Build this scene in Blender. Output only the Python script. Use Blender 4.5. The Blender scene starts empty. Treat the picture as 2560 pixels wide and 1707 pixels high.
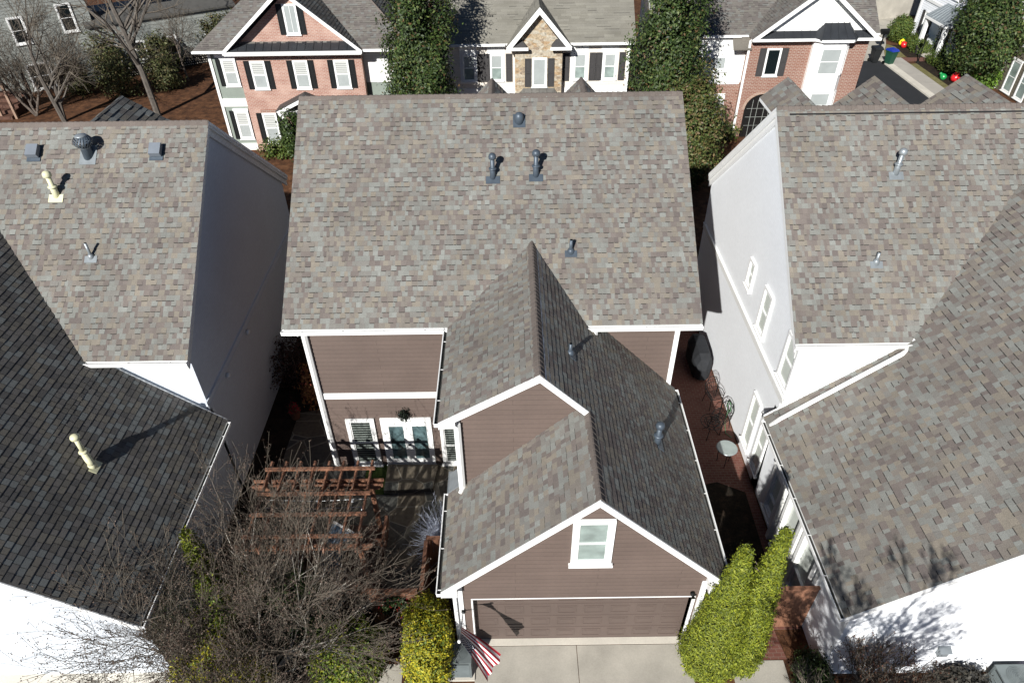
import bpy, math, random
import numpy as np
from mathutils import Vector, Matrix
random.seed(7); rng = np.random.default_rng(7)
sc = bpy.context.scene; COL = sc.collection
# ------------------------------------------------------------ camera, sky, sun, exposure
CAM_F, CAM_TH, CAM_ROLL = 1724.0, math.radians(39.35), 0.0135
fw = Vector((0, math.cos(CAM_TH), -math.sin(CAM_TH))); rt = Vector((1, 0, 0)); up = rt.cross(fw)
c_, s_ = math.cos(CAM_ROLL), math.sin(CAM_ROLL)
rt2 = rt*c_ - up*s_; up2 = up*c_ + rt*s_
cd = bpy.data.cameras.new('camera'); cam = bpy.data.objects.new('camera', cd); COL.objects.link(cam)
cd.sensor_width = 36; cd.lens = CAM_F/2560*36; cd.clip_end = 600; cd.clip_start = .1
m3 = Matrix((rt2, up2, -fw)).transposed()
cam.matrix_world = Matrix.Translation((0, -8.5, 16.73)) @ m3.to_4x4()
sc.camera = cam
SUND = Vector((1.357, 2.97, -1.957)).normalized()
w = bpy.data.worlds.new('World'); sc.world = w; w.use_nodes = True
nt = w.node_tree; bg = nt.nodes['Background']
sky = nt.nodes.new('ShaderNodeTexSky'); sky.sky_type = 'NISHITA'; sky.sun_disc = False
sky.sun_elevation = math.radians(30.9); sky.sun_rotation = math.radians(204.6)
sky.air_density = .5; sky.dust_density = 0; sky.ozone_density = 2
nt.links.new(sky.outputs[0], bg.inputs[0]); bg.inputs[1].default_value = .05
sl = bpy.data.lights.new('sun', 'SUN'); sl.energy = 5.0; sl.angle = math.radians(.53); sl.color = (1, .982, .945)
so = bpy.data.objects.new('sun', sl); COL.objects.link(so)
so.rotation_euler = SUND.to_track_quat('-Z', 'Y').to_euler(); so.location = (-20, -40, 40)
sc.view_settings.view_transform = 'Standard'; sc.view_settings.look = 'None'
sc.view_settings.exposure = 0.5; sc.view_settings.gamma = 1

# ------------------------------------------------------------ materials
MATS = {}
KA = .68   # one photographic scale for every mid-tone base colour
def kc(c): return tuple(x*KA for x in c) if max(c) < .6 else tuple(c)
def mat(name, col, rough=.75, noise=(3, .12), fine=None, spec=.4, metal=0, coat=0, attr=False, bump=None, trans=0):
    if name in MATS: return MATS[name]
    m = bpy.data.materials.new(name); m.use_nodes = True; n = m.node_tree; N = n.nodes; L = n.links
    b = N['Principled BSDF']
    b.inputs['Roughness'].default_value = rough; b.inputs['Specular IOR Level'].default_value = spec
    b.inputs['Metallic'].default_value = metal; b.inputs['Coat Weight'].default_value = coat
    tc = N.new('ShaderNodeTexCoord')
    if attr:
        a = N.new('ShaderNodeAttribute'); a.attribute_name = 'Col'; src = a.outputs['Color']
    else:
        r = N.new('ShaderNodeRGB'); r.outputs[0].default_value = (*kc(col), 1); src = r.outputs[0]
    def layer(src, scale, amt, det=4):
        t = N.new('ShaderNodeTexNoise'); t.inputs['Scale'].default_value = scale; t.inputs['Detail'].default_value = det
        L.new(tc.outputs['Object'], t.inputs['Vector'])
        mr = N.new('ShaderNodeMapRange'); mr.inputs[1].default_value = .25; mr.inputs[2].default_value = .75
        mr.inputs[3].default_value = 1-amt; mr.inputs[4].default_value = 1+amt
        L.new(t.outputs['Fac'], mr.inputs[0])
        mx = N.new('ShaderNodeMix'); mx.data_type = 'RGBA'; mx.blend_type = 'MULTIPLY'; mx.inputs[0].default_value = 1
        L.new(src, mx.inputs[6]); L.new(mr.outputs[0], mx.inputs[7])
        return mx.outputs[2]
    if noise: src = layer(src, *noise)
    if fine: src = layer(src, *fine)
    L.new(src, b.inputs['Base Color'])
    if bump:
        t = N.new('ShaderNodeTexNoise'); t.inputs['Scale'].default_value = bump[0]; t.inputs['Detail'].default_value = 5
        L.new(tc.outputs['Object'], t.inputs['Vector'])
        bp = N.new('ShaderNodeBump'); bp.inputs['Strength'].default_value = bump[1]; bp.inputs['Distance'].default_value = .02
        L.new(t.outputs['Fac'], bp.inputs['Height']); L.new(bp.outputs[0], b.inputs['Normal'])
    if trans:
        b.inputs['Transmission Weight'].default_value = trans
    MATS[name] = m; return m
def brick_mat(name, c1, c2, mortar, bw=.22, rh=.08, ms=.012, wash=None, offs=.5):
    m = bpy.data.materials.new(name); m.use_nodes = True; n = m.node_tree; N = n.nodes; L = n.links
    b = N['Principled BSDF']; b.inputs['Roughness'].default_value = .85; c1, c2, mortar = kc(c1), kc(c2), tuple(x*.75 for x in mortar); wash = kc(wash) if wash else None
    uv = N.new('ShaderNodeUVMap'); uv.uv_map = 'UVMap'
    t = N.new('ShaderNodeTexBrick'); t.inputs['Scale'].default_value = 1; t.inputs['Color1'].default_value = (*c1, 1)
    t.inputs['Color2'].default_value = (*c2, 1); t.inputs['Mortar'].default_value = (*mortar, 1)
    t.inputs['Brick Width'].default_value = bw; t.inputs['Row Height'].default_value = rh; t.inputs['Mortar Size'].default_value = ms
    t.inputs['Bias'].default_value = 0; t.offset = offs
    L.new(uv.outputs[0], t.inputs['Vector'])
    ns = N.new('ShaderNodeTexNoise'); ns.inputs['Scale'].default_value = 1.3; ns.inputs['Detail'].default_value = 6
    L.new(uv.outputs[0], ns.inputs['Vector'])
    mx = N.new('ShaderNodeMix'); mx.data_type = 'RGBA'; mx.blend_type = 'MIX'
    mr = N.new('ShaderNodeMapRange'); mr.inputs[1].default_value = .4; mr.inputs[2].default_value = .7; mr.inputs[3].default_value = 0; mr.inputs[4].default_value = .45
    L.new(ns.outputs['Fac'], mr.inputs[0]); L.new(mr.outputs[0], mx.inputs[0]); L.new(t.outputs['Color'], mx.inputs[6])
    mx.inputs[7].default_value = (*(wash or mortar), 1); L.new(mx.outputs[2], b.inputs['Base Color'])
    bp = N.new('ShaderNodeBump'); bp.inputs['Strength'].default_value = .5; bp.inputs['Distance'].default_value = .01; bp.invert = True
    L.new(t.outputs['Fac'], bp.inputs['Height']); L.new(bp.outputs[0], b.inputs['Normal'])
    MATS[name] = m; return m
def cell_mat(name, cols, mortar, scale, edge, stretch=(1, 1, 1), rough=.8, mixn=.4):
    m = bpy.data.materials.new(name); m.use_nodes = True; n = m.node_tree; N = n.nodes; L = n.links
    b = N['Principled BSDF']; b.inputs['Roughness'].default_value = rough
    uv = N.new('ShaderNodeUVMap'); uv.uv_map = 'UVMap'
    mp = N.new('ShaderNodeMapping'); mp.inputs['Scale'].default_value = stretch; L.new(uv.outputs[0], mp.inputs[0])
    v = N.new('ShaderNodeTexVoronoi'); v.inputs['Scale'].default_value = scale; L.new(mp.outputs[0], v.inputs['Vector'])
    v2 = N.new('ShaderNodeTexVoronoi'); v2.feature = 'DISTANCE_TO_EDGE'; v2.inputs['Scale'].default_value = scale; L.new(mp.outputs[0], v2.inputs['Vector'])
    sep = N.new('ShaderNodeSeparateColor'); L.new(v.outputs['Color'], sep.inputs[0])
    cr = N.new('ShaderNodeValToRGB'); cr.color_ramp.interpolation = 'CONSTANT'
    for i, c in enumerate(cols):
        if i < 2: e = cr.color_ramp.elements[i]; e.position = i/len(cols)
        else: e = cr.color_ramp.elements.new(i/len(cols))
        e.color = (*kc(c), 1)
    L.new(sep.outputs[0], cr.inputs[0])
    ns = N.new('ShaderNodeTexNoise'); ns.inputs['Scale'].default_value = 9; ns.inputs['Detail'].default_value = 6; L.new(uv.outputs[0], ns.inputs['Vector'])
    mr = N.new('ShaderNodeMapRange'); mr.inputs[1].default_value = .3; mr.inputs[2].default_value = .7; mr.inputs[3].default_value = 1-mixn; mr.inputs[4].default_value = 1+mixn
    L.new(ns.outputs['Fac'], mr.inputs[0])
    mx = N.new('ShaderNodeMix'); mx.data_type = 'RGBA'; mx.blend_type = 'MULTIPLY'; mx.inputs[0].default_value = 1
    L.new(cr.outputs[0], mx.inputs[6]); L.new(mr.outputs[0], mx.inputs[7])
    lt = N.new('ShaderNodeMath'); lt.operation = 'LESS_THAN'; lt.inputs[1].default_value = edge; L.new(v2.outputs['Distance'], lt.inputs[0])
    m2 = N.new('ShaderNodeMix'); m2.data_type = 'RGBA'; L.new(lt.outputs[0], m2.inputs[0]); L.new(mx.outputs[2], m2.inputs[6]); m2.inputs[7].default_value = (*mortar, 1)
    L.new(m2.outputs[2], b.inputs['Base Color'])
    bp = N.new('ShaderNodeBump'); bp.inputs['Strength'].default_value = .4; bp.inputs['Distance'].default_value = .015
    L.new(mx.outputs[2], bp.inputs['Height']); L.new(bp.outputs[0], b.inputs['Normal'])
    MATS[name] = m; return m
def ramp_mat(name, stops, scale, rough=.95, fine=40, bump=.5):
    "ground like material: two noises through a colour ramp"
    m = bpy.data.materials.new(name); m.use_nodes = True; n = m.node_tree; N = n.nodes; L = n.links
    b = N['Principled BSDF']; b.inputs['Roughness'].default_value = rough; b.inputs['Specular IOR Level'].default_value = .2
    tc = N.new('ShaderNodeTexCoord')
    a = N.new('ShaderNodeTexNoise'); a.inputs['Scale'].default_value = scale; a.inputs['Detail'].default_value = 8; a.inputs['Roughness'].default_value = .7
    f = N.new('ShaderNodeTexNoise'); f.inputs['Scale'].default_value = fine; f.inputs['Detail'].default_value = 4
    L.new(tc.outputs['Object'], a.inputs['Vector']); L.new(tc.outputs['Object'], f.inputs['Vector'])
    ad = N.new('ShaderNodeMath'); ad.operation = 'MULTIPLY_ADD'; ad.inputs[1].default_value = .45
    L.new(f.outputs['Fac'], ad.inputs[0]); 
    sb = N.new('ShaderNodeMath'); sb.operation = 'SUBTRACT'; sb.inputs[1].default_value = .225; L.new(a.outputs['Fac'], sb.inputs[0]); L.new(sb.outputs[0], ad.inputs[2])
    cr = N.new('ShaderNodeValToRGB')
    for i, (p, c) in enumerate(stops):
        if i < 2: e = cr.color_ramp.elements[i]; e.position = p
        else: e = cr.color_ramp.elements.new(p)
        e.color = (*kc(c), 1)
    L.new(ad.outputs[0], cr.inputs[0]); L.new(cr.outputs[0], b.inputs['Base Color'])
    bp = N.new('ShaderNodeBump'); bp.inputs['Strength'].default_value = bump; bp.inputs['Distance'].default_value = .03
    L.new(ad.outputs[0], bp.inputs['Height']); L.new(bp.outputs[0], b.inputs['Normal'])
    MATS[name] = m; return m
def stripe_mat(name, c1, c2, period, duty=.5, rough=.15, coat=1.0, axis=1):
    "louvre blinds seen through a glass pane: stripes in uv metres under a clear coat"
    m = bpy.data.materials.new(name); m.use_nodes = True; n = m.node_tree; N = n.nodes; L = n.links
    b = N['Principled BSDF']; b.inputs['Roughness'].default_value = .5; b.inputs['Coat Weight'].default_value = coat; b.inputs['Coat Roughness'].default_value = .03
    uv = N.new('ShaderNodeUVMap'); uv.uv_map = 'UVMap'; sp = N.new('ShaderNodeSeparateXYZ'); L.new(uv.outputs[0], sp.inputs[0])
    d = N.new('ShaderNodeMath'); d.operation = 'DIVIDE'; d.inputs[1].default_value = period; L.new(sp.outputs[axis], d.inputs[0])
    fr = N.new('ShaderNodeMath'); fr.operation = 'FRACT'; L.new(d.outputs[0], fr.inputs[0])
    lt = N.new('ShaderNodeMath'); lt.operation = 'LESS_THAN'; lt.inputs[1].default_value = duty; L.new(fr.outputs[0], lt.inputs[0])
    mx = N.new('ShaderNodeMix'); mx.data_type = 'RGBA'; L.new(lt.outputs[0], mx.inputs[0]); mx.inputs[6].default_value = (*c2, 1); mx.inputs[7].default_value = (*c1, 1)
    L.new(mx.outputs[2], b.inputs['Base Color']); MATS[name] = m; return m

SH = mat('asphalt shingle', (0, 0, 0), .95, (0.7, .14), (55, .22), spec=.25, attr=True, bump=(160, .35))
WHITE = mat('white painted trim', (.86, .86, .84), .5, (2, .03))
GUTIN = mat('gutter inside grime', (.05, .05, .045), .9, (6, .4))
GLASSB = mat('pale blinds behind glass', (.66, .70, .64), .15, (2, .08), spec=.6)
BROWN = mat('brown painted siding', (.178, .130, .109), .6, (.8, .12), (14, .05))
DOORB = mat('brown garage door paint', (.165, .122, .104), .5, (1.2, .09))
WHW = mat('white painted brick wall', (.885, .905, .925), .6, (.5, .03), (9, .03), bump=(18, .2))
WHL = mat('white wall paint greyed for shade', (.60, .64, .69), .7, (.7, .05), (9, .04), bump=(18, .4))  # white wall paint greyed and blued so the shaded side turns out darker
WHS = mat('white siding', (.80, .80, .77), .6, (1, .04))
GLASSD = mat('dark window glass', (.012, .018, .02), .04, None, spec=.8)
GLASST = mat('teal glass with painted reflections', (.12, .19, .20), .06, (3.5, .75), spec=.9)  # lighter mottled tone paints reflections into the pane
GLASSG = mat('pale green glass with painted reflections', (.36, .44, .41), .08, (2.2, .4), spec=.8)  # noise paints varying reflections into the pane colour
GLASSW = mat('bright curtained glass', (.52, .56, .55), .12, (2, .1), spec=.7)
BLIND = stripe_mat('louvre shutters behind glass', (.30, .34, .31), (.008, .011, .010), .10, .32)
BLINDW = stripe_mat('white louvres behind glass', (.56, .57, .54), (.26, .27, .26), .10, .62)
SHUT = mat('black shutter paint', (.012, .014, .015), .5, (3, .1))
SHUTG = mat('charcoal shutter paint', (.07, .066, .066), .6, (3, .1))
METAL = mat('blue grey vent metal', (.11, .14, .175), .45, (5, .15), metal=.25)
METAL2 = mat('light galvanised metal', (.42, .46, .48), .4, (5, .15), metal=.4)
CREAM = mat('cream painted vent', (.66, .64, .42), .5, (5, .08))
ROOFM = mat('standing seam metal roof', (.055, .06, .068), .4, (2, .15), metal=.3)
BR1 = brick_mat('salmon washed brick', (.42, .17, .12), (.50, .25, .18), (.60, .47, .40), wash=(.62, .45, .37), rh=.075, bw=.21, ms=.011)
BR2 = brick_mat('red brown brick', (.30, .115, .075), (.36, .17, .12), (.52, .43, .36), wash=(.34, .16, .11), rh=.085, bw=.23, ms=.012)
BRP = brick_mat('brick paving', (.19, .062, .042), (.24, .10, .07), (.26, .17, .13), bw=.2, rh=.1, ms=.008, wash=(.2, .07, .05))
STONE = cell_mat('tan ledge stone', [(.56, .44, .29), (.48, .33, .19), (.58, .50, .38), (.40, .31, .22), (.59, .53, .42), (.52, .41, .27)], (.4, .33, .24), 3.2, .03, (1, 2.3, 1))
FLAG = cell_mat('flagstone paving', [(.115, .105, .085), (.15, .14, .11), (.095, .09, .08), (.17, .14, .10), (.12, .12, .105)], (.22, .20, .16), 1.35, .018, mixn=.25)
CONC = mat('poured concrete', (.58, .54, .46), .85, (1.1, .2), (30, .08), bump=(60, .15))
CONCL = mat('pale concrete kerb', (.60, .56, .48), .85, (1.2, .12), (30, .07))
ASPH = mat('dark asphalt', (.028, .03, .034), .9, (1, .15), (60, .2))
MULCH = ramp_mat('leaf litter and mulch', [(.3, (.03, .016, .01)), (.45, (.10, .045, .022)), (.6, (.19, .085, .04)), (.75, (.27, .16, .08))], 2.2, fine=25)
SOIL = ramp_mat('dark garden soil', [(.3, (.012, .01, .007)), (.5, (.03, .022, .015)), (.7, (.07, .045, .028))], 2.5, fine=22)
GRASS = ramp_mat('lawn grass', [(.3, (.03, .06, .012)), (.5, (.06, .10, .02)), (.7, (.13, .15, .045))], 4, fine=60)
DRYG = ramp_mat('dry winter grass', [(.3, (.16, .13, .05)), (.5, (.24, .22, .09)), (.7, (.33, .29, .14))], 3, fine=60)
WOOD = mat('red stained cedar', (.34, .165, .10), .6, (5, .22), (22, .12), bump=(30, .3))
WOODD = mat('dark stained deck wood', (.13, .06, .038), .7, (4, .25), (25, .1))
LEAF = mat('foliage', (0, 0, 0), .6, None, attr=True, spec=.3)
LEAFG = mat('glossy foliage', (0, 0, 0), .55, None, attr=True, spec=.3)
BARK = mat('grey bark', (.20, .16, .13), .9, (8, .35), bump=(30, .5))
BARKL = mat('pale smooth bark', (.50, .46, .40), .8, (5, .4), (30, .15))
TWIG = mat('fine twigs', (.155, .128, .098), .9, (2, .35))
GREYS = mat('pale grey clapboard', (.40, .42, .39), .7, (1, .06))
TANS = mat('olive brown shingle siding', (.19, .165, .12), .8, (2, .12), (14, .15))
GREEN = mat('sage panel paint', (.33, .38, .33), .6, (1.5, .1))
PINKS = mat('cream pink siding', (.72, .66, .58), .7, (1, .04))
BLACKM = mat('black iron', (.012, .013, .013), .4, (6, .3), metal=.3)
FABRIC = mat('black grill cover fabric', (.022, .024, .028), .75, (5, .25), bump=(6, .6))

def add_boards(m, row, lo, hi, joint, width=3.66):
    "board to board tone difference and a thin dark joint line, painting the lap shadow on siding, in uv metres"
    n = m.node_tree; N = n.nodes; L = n.links; b = N['Principled BSDF']; src = b.inputs['Base Color'].links[0].from_socket
    uv = N.new('ShaderNodeUVMap'); uv.uv_map = 'UVMap'; t = N.new('ShaderNodeTexBrick'); t.inputs['Scale'].default_value = 1
    t.inputs['Color1'].default_value = (lo, lo, lo, 1); t.inputs['Color2'].default_value = (hi, hi, hi, 1); t.inputs['Mortar'].default_value = (joint, joint, joint, 1)
    t.inputs['Brick Width'].default_value = width; t.inputs['Row Height'].default_value = row; t.inputs['Mortar Size'].default_value = .007; t.inputs['Mortar Smooth'].default_value = .2
    L.new(uv.outputs[0], t.inputs['Vector']); mx = N.new('ShaderNodeMix'); mx.data_type = 'RGBA'; mx.blend_type = 'MULTIPLY'; mx.inputs[0].default_value = 1
    L.new(src, mx.inputs[6]); L.new(t.outputs['Color'], mx.inputs[7]); L.new(mx.outputs[2], b.inputs['Base Color'])
add_boards(BROWN, .15, .955, 1.04, .72); add_boards(WHS, .15, .97, 1.0, .75); add_boards(GREYS, .2, .93, 1.04, .6); add_boards(PINKS, .15, .96, 1.0, .8)  # on these sidings the dark row line paints shade beneath each lap
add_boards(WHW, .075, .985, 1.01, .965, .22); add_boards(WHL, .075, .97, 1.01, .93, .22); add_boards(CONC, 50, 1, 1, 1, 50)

# ------------------------------------------------------------ mesh builder
def V(*a): return Vector(a)
class MB:
    def __init__(s): s.v = []; s.f = []; s.m = []; s.c = []; s.usec = False
    def face(s, pts, m=0, c=None):
        i = len(s.v); s.v.extend([tuple(p) for p in pts]); s.f.append(list(range(i, i+len(pts)))); s.m.append(m); s.c.append(c or (1, 1, 1))
        if c: s.usec = True
    def obox(s, O, A, B, C_, m=0, c=None):
        O, A, B, C_ = Vector(O), Vector(A), Vector(B), Vector(C_)
        if A.cross(B).dot(C_) < 0: A, B = B, A
        p = [O, O+A, O+A+B, O+B, O+C_, O+A+C_, O+A+B+C_, O+B+C_]
        i = len(s.v); s.v.extend([tuple(q) for q in p])
        for f in ((0, 3, 2, 1), (4, 5, 6, 7), (0, 1, 5, 4), (1, 2, 6, 5), (2, 3, 7, 6), (3, 0, 4, 7)):
            s.f.append([i+k for k in f]); s.m.append(m); s.c.append(c or (1, 1, 1))
        if c: s.usec = True
    def box(s, x0, y0, z0, x1, y1, z1, m=0, c=None):
        s.obox((x0, y0, z0), (x1-x0, 0, 0), (0, y1-y0, 0), (0, 0, z1-z0), m, c)
    def prism(s, pts, ext, m=0, c=None):
        pts = [Vector(p) for p in pts]; ext = Vector(ext)
        nrm = Vector((0, 0, 0))
        for a, b in zip(pts, pts[1:]+pts[:1]): nrm += (a-pts[0]).cross(b-pts[0])
        if nrm.dot(ext) > 0: pts = pts[::-1]
        n = len(pts); i = len(s.v); s.v.extend([tuple(p) for p in pts]+[tuple(p+ext) for p in pts])
        fs = [list(range(i, i+n)), [i+n+k for k in range(n)][::-1]]
        for k in range(n): fs.append([i+k, i+n+k, i+n+(k+1) % n, i+(k+1) % n])
        for f in fs: s.f.append(f); s.m.append(m); s.c.append(c or (1, 1, 1))
    def tube(s, pts, rads, n=8, m=0, cap=True, c=None):
        pts = [Vector(p) for p in pts]; i0 = len(s.v); ref = None; N_ = len(pts)
        if not hasattr(rads, '__len__'): rads = [rads]*N_
        for k, p in enumerate(pts):
            d = (pts[min(k+1, N_-1)]-pts[max(k-1, 0)])
            if d.length < 1e-9: d = Vector((0, 0, 1))
            d.normalize()
            if ref is None: ref = Vector((0, 0, 1)) if abs(d.z) < .9 else Vector((1, 0, 0))
            a = d.cross(ref); a.normalize(); b = a.cross(d); b.normalize(); ref = b if abs(b.dot(d)) < .5 else ref
            for q in range(n):
                t = 2*math.pi*q/n; s.v.append(tuple(p+(a*math.cos(t)+b*math.sin(t))*rads[k]))
        for k in range(N_-1):
            for q in range(n):
                q2 = (q+1) % n; s.f.append([i0+k*n+q, i0+k*n+q2, i0+(k+1)*n+q2, i0+(k+1)*n+q]); s.m.append(m); s.c.append(c or (1, 1, 1))
        if cap:
            s.f.append([i0+q for q in range(n)][::-1]); s.m.append(m); s.c.append(c or (1, 1, 1))
            s.f.append([i0+(N_-1)*n+q for q in range(n)]); s.m.append(m); s.c.append(c or (1, 1, 1))
    def lathe(s, base, prof, n=16, m=0, axis=(0, 0, 1)):
        base = Vector(base); ax = Vector(axis).normalized()
        s.tube([base+ax*z for r, z in prof], [r for r, z in prof], n, m)
    def build(s, name, mats, parent=None, smooth=False):
        me = bpy.data.meshes.new(name); me.from_pydata(s.v, [], s.f)
        if not isinstance(mats, (list, tuple)): mats = [mats]
        for q in mats: me.materials.append(q)
        nf = len(s.f)
        if len(mats) > 1: me.polygons.foreach_set('material_index', s.m)
        if smooth: me.polygons.foreach_set('use_smooth', [True]*nf)
        add_uv(me)
        if s.usec:
            lt = np.empty(nf, 'i'); me.polygons.foreach_get('loop_total', lt)
            c = np.repeat(np.array([kc(q) for q in s.c], 'f'), lt, axis=0); c = np.hstack([c, np.ones((len(c), 1), 'f')])
            ca = me.color_attributes.new('Col', 'FLOAT_COLOR', 'CORNER'); ca.data.foreach_set('color', c.ravel())
        o = bpy.data.objects.new(name, me); COL.objects.link(o)
        if parent is not None:
            o.parent = parent; o.matrix_parent_inverse = Matrix.Translation(-Vector(parent_loc(parent)))
        return o
def parent_loc(o):
    p = Vector(o.location)
    return p + (parent_loc(o.parent) if (o.parent and o.type == 'EMPTY') else Vector((0, 0, 0)))
def add_uv(me):
    nf = len(me.polygons); nl = len(me.loops)
    if nf == 0: return
    nr = np.empty(nf*3, 'f'); me.polygons.foreach_get('normal', nr); nr = nr.reshape(-1, 3)
    lt = np.empty(nf, 'i'); me.polygons.foreach_get('loop_total', lt)
    vi = np.empty(nl, 'i'); me.loops.foreach_get('vertex_index', vi)
    co = np.empty(len(me.vertices)*3, 'f'); me.vertices.foreach_get('co', co); co = co.reshape(-1, 3)[vi]
    N = np.repeat(nr, lt, axis=0); h = np.hypot(N[:, 0], N[:, 1]); flat = h < .35
    t = np.stack([-N[:, 1], N[:, 0], np.zeros(nl)], 1)/np.maximum(h, 1e-6)[:, None]
    u = np.where(flat, co[:, 0], (co*t).sum(1)); v = np.where(flat, co[:, 1], co[:, 2]/np.maximum(h, .3))
    uv = me.uv_layers.new(name='UVMap'); uv.data.foreach_set('uv', np.stack([u, v], 1).astype('f').ravel())
def thing(name, label, cat, loc=(0, 0, 0), group=None):
    o = bpy.data.objects.new(name, None); COL.objects.link(o); o.location = loc; o.empty_display_size = .2
    o['label'] = label; o['category'] = cat
    if group: o['group'] = group
    return o
def tag(o, label, cat, group=None):
    o['label'] = label; o['category'] = cat
    if group: o['group'] = group
    return o
def copy_tree(src, loc, label=None, rz=None):
    r = src.copy(); COL.objects.link(r); r.location = loc
    if rz is not None: r.rotation_euler = (0, 0, rz)
    if label: r['label'] = label
    for ch in list(src.children):
        c = ch.copy(); COL.objects.link(c); c.parent = r
        for g in ch.children:
            d = g.copy(); COL.objects.link(d); d.parent = c
    return r
def lpart(mb, name, m, root, smooth=False):
    "part modelled in the local space of its root"
    o = mb.build(name, m, None, smooth); o.parent = root; return o
def struct(o): o['kind'] = 'structure'; return o
def sheet(name, pts, z, m, kind='structure'):
    b = MB(); b.face([(x, y, z) for x, y in pts]); o = b.build(name, m); o['kind'] = kind; return o

# ------------------------------------------------------------ cladding (shingles and lap siding) as real small slabs
def clip(rect, poly):
    out = rect
    n = len(poly)
    for i in range(n):
        a, b = poly[i], poly[(i+1) % n]; inp = out; out = []
        if not inp: break
        ex, ey = b[0]-a[0], b[1]-a[1]
        for j in range(len(inp)):
            p, q = inp[j], inp[(j+1) % len(inp)]
            dp = ex*(p[1]-a[1])-ey*(p[0]-a[0]); dq = ex*(q[1]-a[1])-ey*(q[0]-a[0])
            if dp >= 0: out.append(p)
            if (dp >= 0) != (dq >= 0):
                t = dp/(dp-dq); out.append((p[0]+(q[0]-p[0])*t, p[1]+(q[1]-p[1])*t))
    return out
PAL_A = [((.232, .198, .178), 3), ((.270, .240, .208), 3), ((.300, .266, .218), 1.8), ((.294, .296, .270), 3), ((.268, .256, .232), 3.2), ((.204, .174, .160), 1), ((.320, .282, .230), .7), ((.324, .330, .304), .8)]
PAL_G = [((.185, .165, .152), 3), ((.21, .19, .172), 3), ((.225, .21, .185), 2), ((.23, .228, .212), 2)]
PAL_OLD = [((.185, .150, .128), 3), ((.235, .200, .165), 3), ((.275, .235, .178), 2.2), ((.275, .28, .245), 3), ((.225, .22, .195), 3), ((.155, .125, .108), 1.1), ((.31, .262, .195), .8), ((.30, .31, .28), .8)]
PAL_D = [((.17, .16, .15), 3), ((.20, .21, .205), 3), ((.15, .14, .125), 2), ((.19, .175, .15), 2), ((.125, .12, .115), 2)]  # dark mix; also paints shade into slopes facing away from the sun
PAL_F = [((.29, .275, .235), 3), ((.27, .255, .215), 3), ((.31, .295, .25), 2)]
def area2(poly): return sum(a[0]*b[1]-b[0]*a[1] for a, b in zip(poly, poly[1:]+poly[:1]))
def shingles(mb, O, U, Vd, poly, pal=PAL_A, e=.142, wr=(.065, .165), seed=1, th=(.006, .015), band=.55, gap=0):
    R = random.Random(seed); O = Vector(O); U = Vector(U).normalized(); Vd = Vector(Vd).normalized(); N = U.cross(Vd)
    if N.z < 0: N = -N
    if area2(poly) < 0: poly = poly[::-1]
    us = [p[0] for p in poly]; vs = [p[1] for p in poly]
    cols = [p[0] for p in pal]; wts = [p[1] for p in pal]
    mb.face([O+U*p[0]+Vd*p[1]+N*.0004 for p in poly], 0, (.03, .03, .03))
    r = 0; v = min(vs)
    while v < max(vs)-.005:
        u = min(us)-R.random()*.2; v1 = v+e
        while u < max(us):
            w_ = R.uniform(*wr); u1 = u+w_
            high = R.random() < .5; h = th[1] if high else th[0]
            k = 1+R.uniform(-.06, .06); c = tuple(x*k for x in R.choices(cols, wts)[0])
            rect = [(u+gap, v), (u1, v), (u1, v1), (u+gap, v1)]
            pg = clip(rect, poly)
            if len(pg) >= 3:
                pts = [O+U*p[0]+Vd*p[1]+N*(.001+h*(1-(p[1]-v)/e)) for p in pg]
                mb.face(pts, 0, c)
                full = len(pg) == 4 and all(abs(a[0]-b[0])+abs(a[1]-b[1]) < 1e-6 for a, b in zip(pg, rect))
                if full:
                    a = O+U*u+Vd*v; b = O+U*u1+Vd*v; t0 = O+U*u+Vd*v1; t1 = O+U*u1+Vd*v1
                    mb.face([a, b, b+N*(h+.001), a+N*(h+.001)], 0, tuple(x*.8 for x in c))
                    if high:
                        mb.face([a, a+N*h, t0], 0, c); mb.face([b, b+N*h, t1], 0, c)
                    if high and R.random() < band and v > min(vs)+.01:   # printed shadow line of a laminated shingle
                        mb.face([O+U*(u+.01)+Vd*(v-.020)+N*.0065, O+U*(u1-.005)+Vd*(v-.020)+N*.0065, O+U*(u1-.005)+Vd*v+N*.0055, O+U*(u+.01)+Vd*v+N*.0055], 0, (.075, .07, .064))
            u = u1
        v = v1; r += 1
def lap(mb, O, U, Vd, poly, e=.15, th=.026, m=0):
    O = Vector(O); U = Vector(U).normalized(); Vd = Vector(Vd).normalized(); N = U.cross(Vd)
    if area2(poly) < 0: poly = poly[::-1]
    us = [p[0] for p in poly]; vs = [p[1] for p in poly]; v = min(vs)
    while v < max(vs)-.002:
        v1 = v+e; pg = clip([(min(us)-1, v), (max(us)+1, v), (max(us)+1, v1), (min(us)-1, v1)], poly)
        if len(pg) >= 3:
            mb.face([O+U*p[0]+Vd*p[1]+N*(.003+th*(1-(p[1]-v)/e)) for p in pg], m)
            lo = sorted([p for p in pg if abs(p[1]-v) < 1e-6])
            if len(lo) >= 2:
                a, b = lo[0], lo[-1]; A = O+U*a[0]+Vd*v; B = O+U*b[0]+Vd*v
                mb.face([A, B, B+N*(th+.003), A+N*(th+.003)], m)
        v = v1
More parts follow.
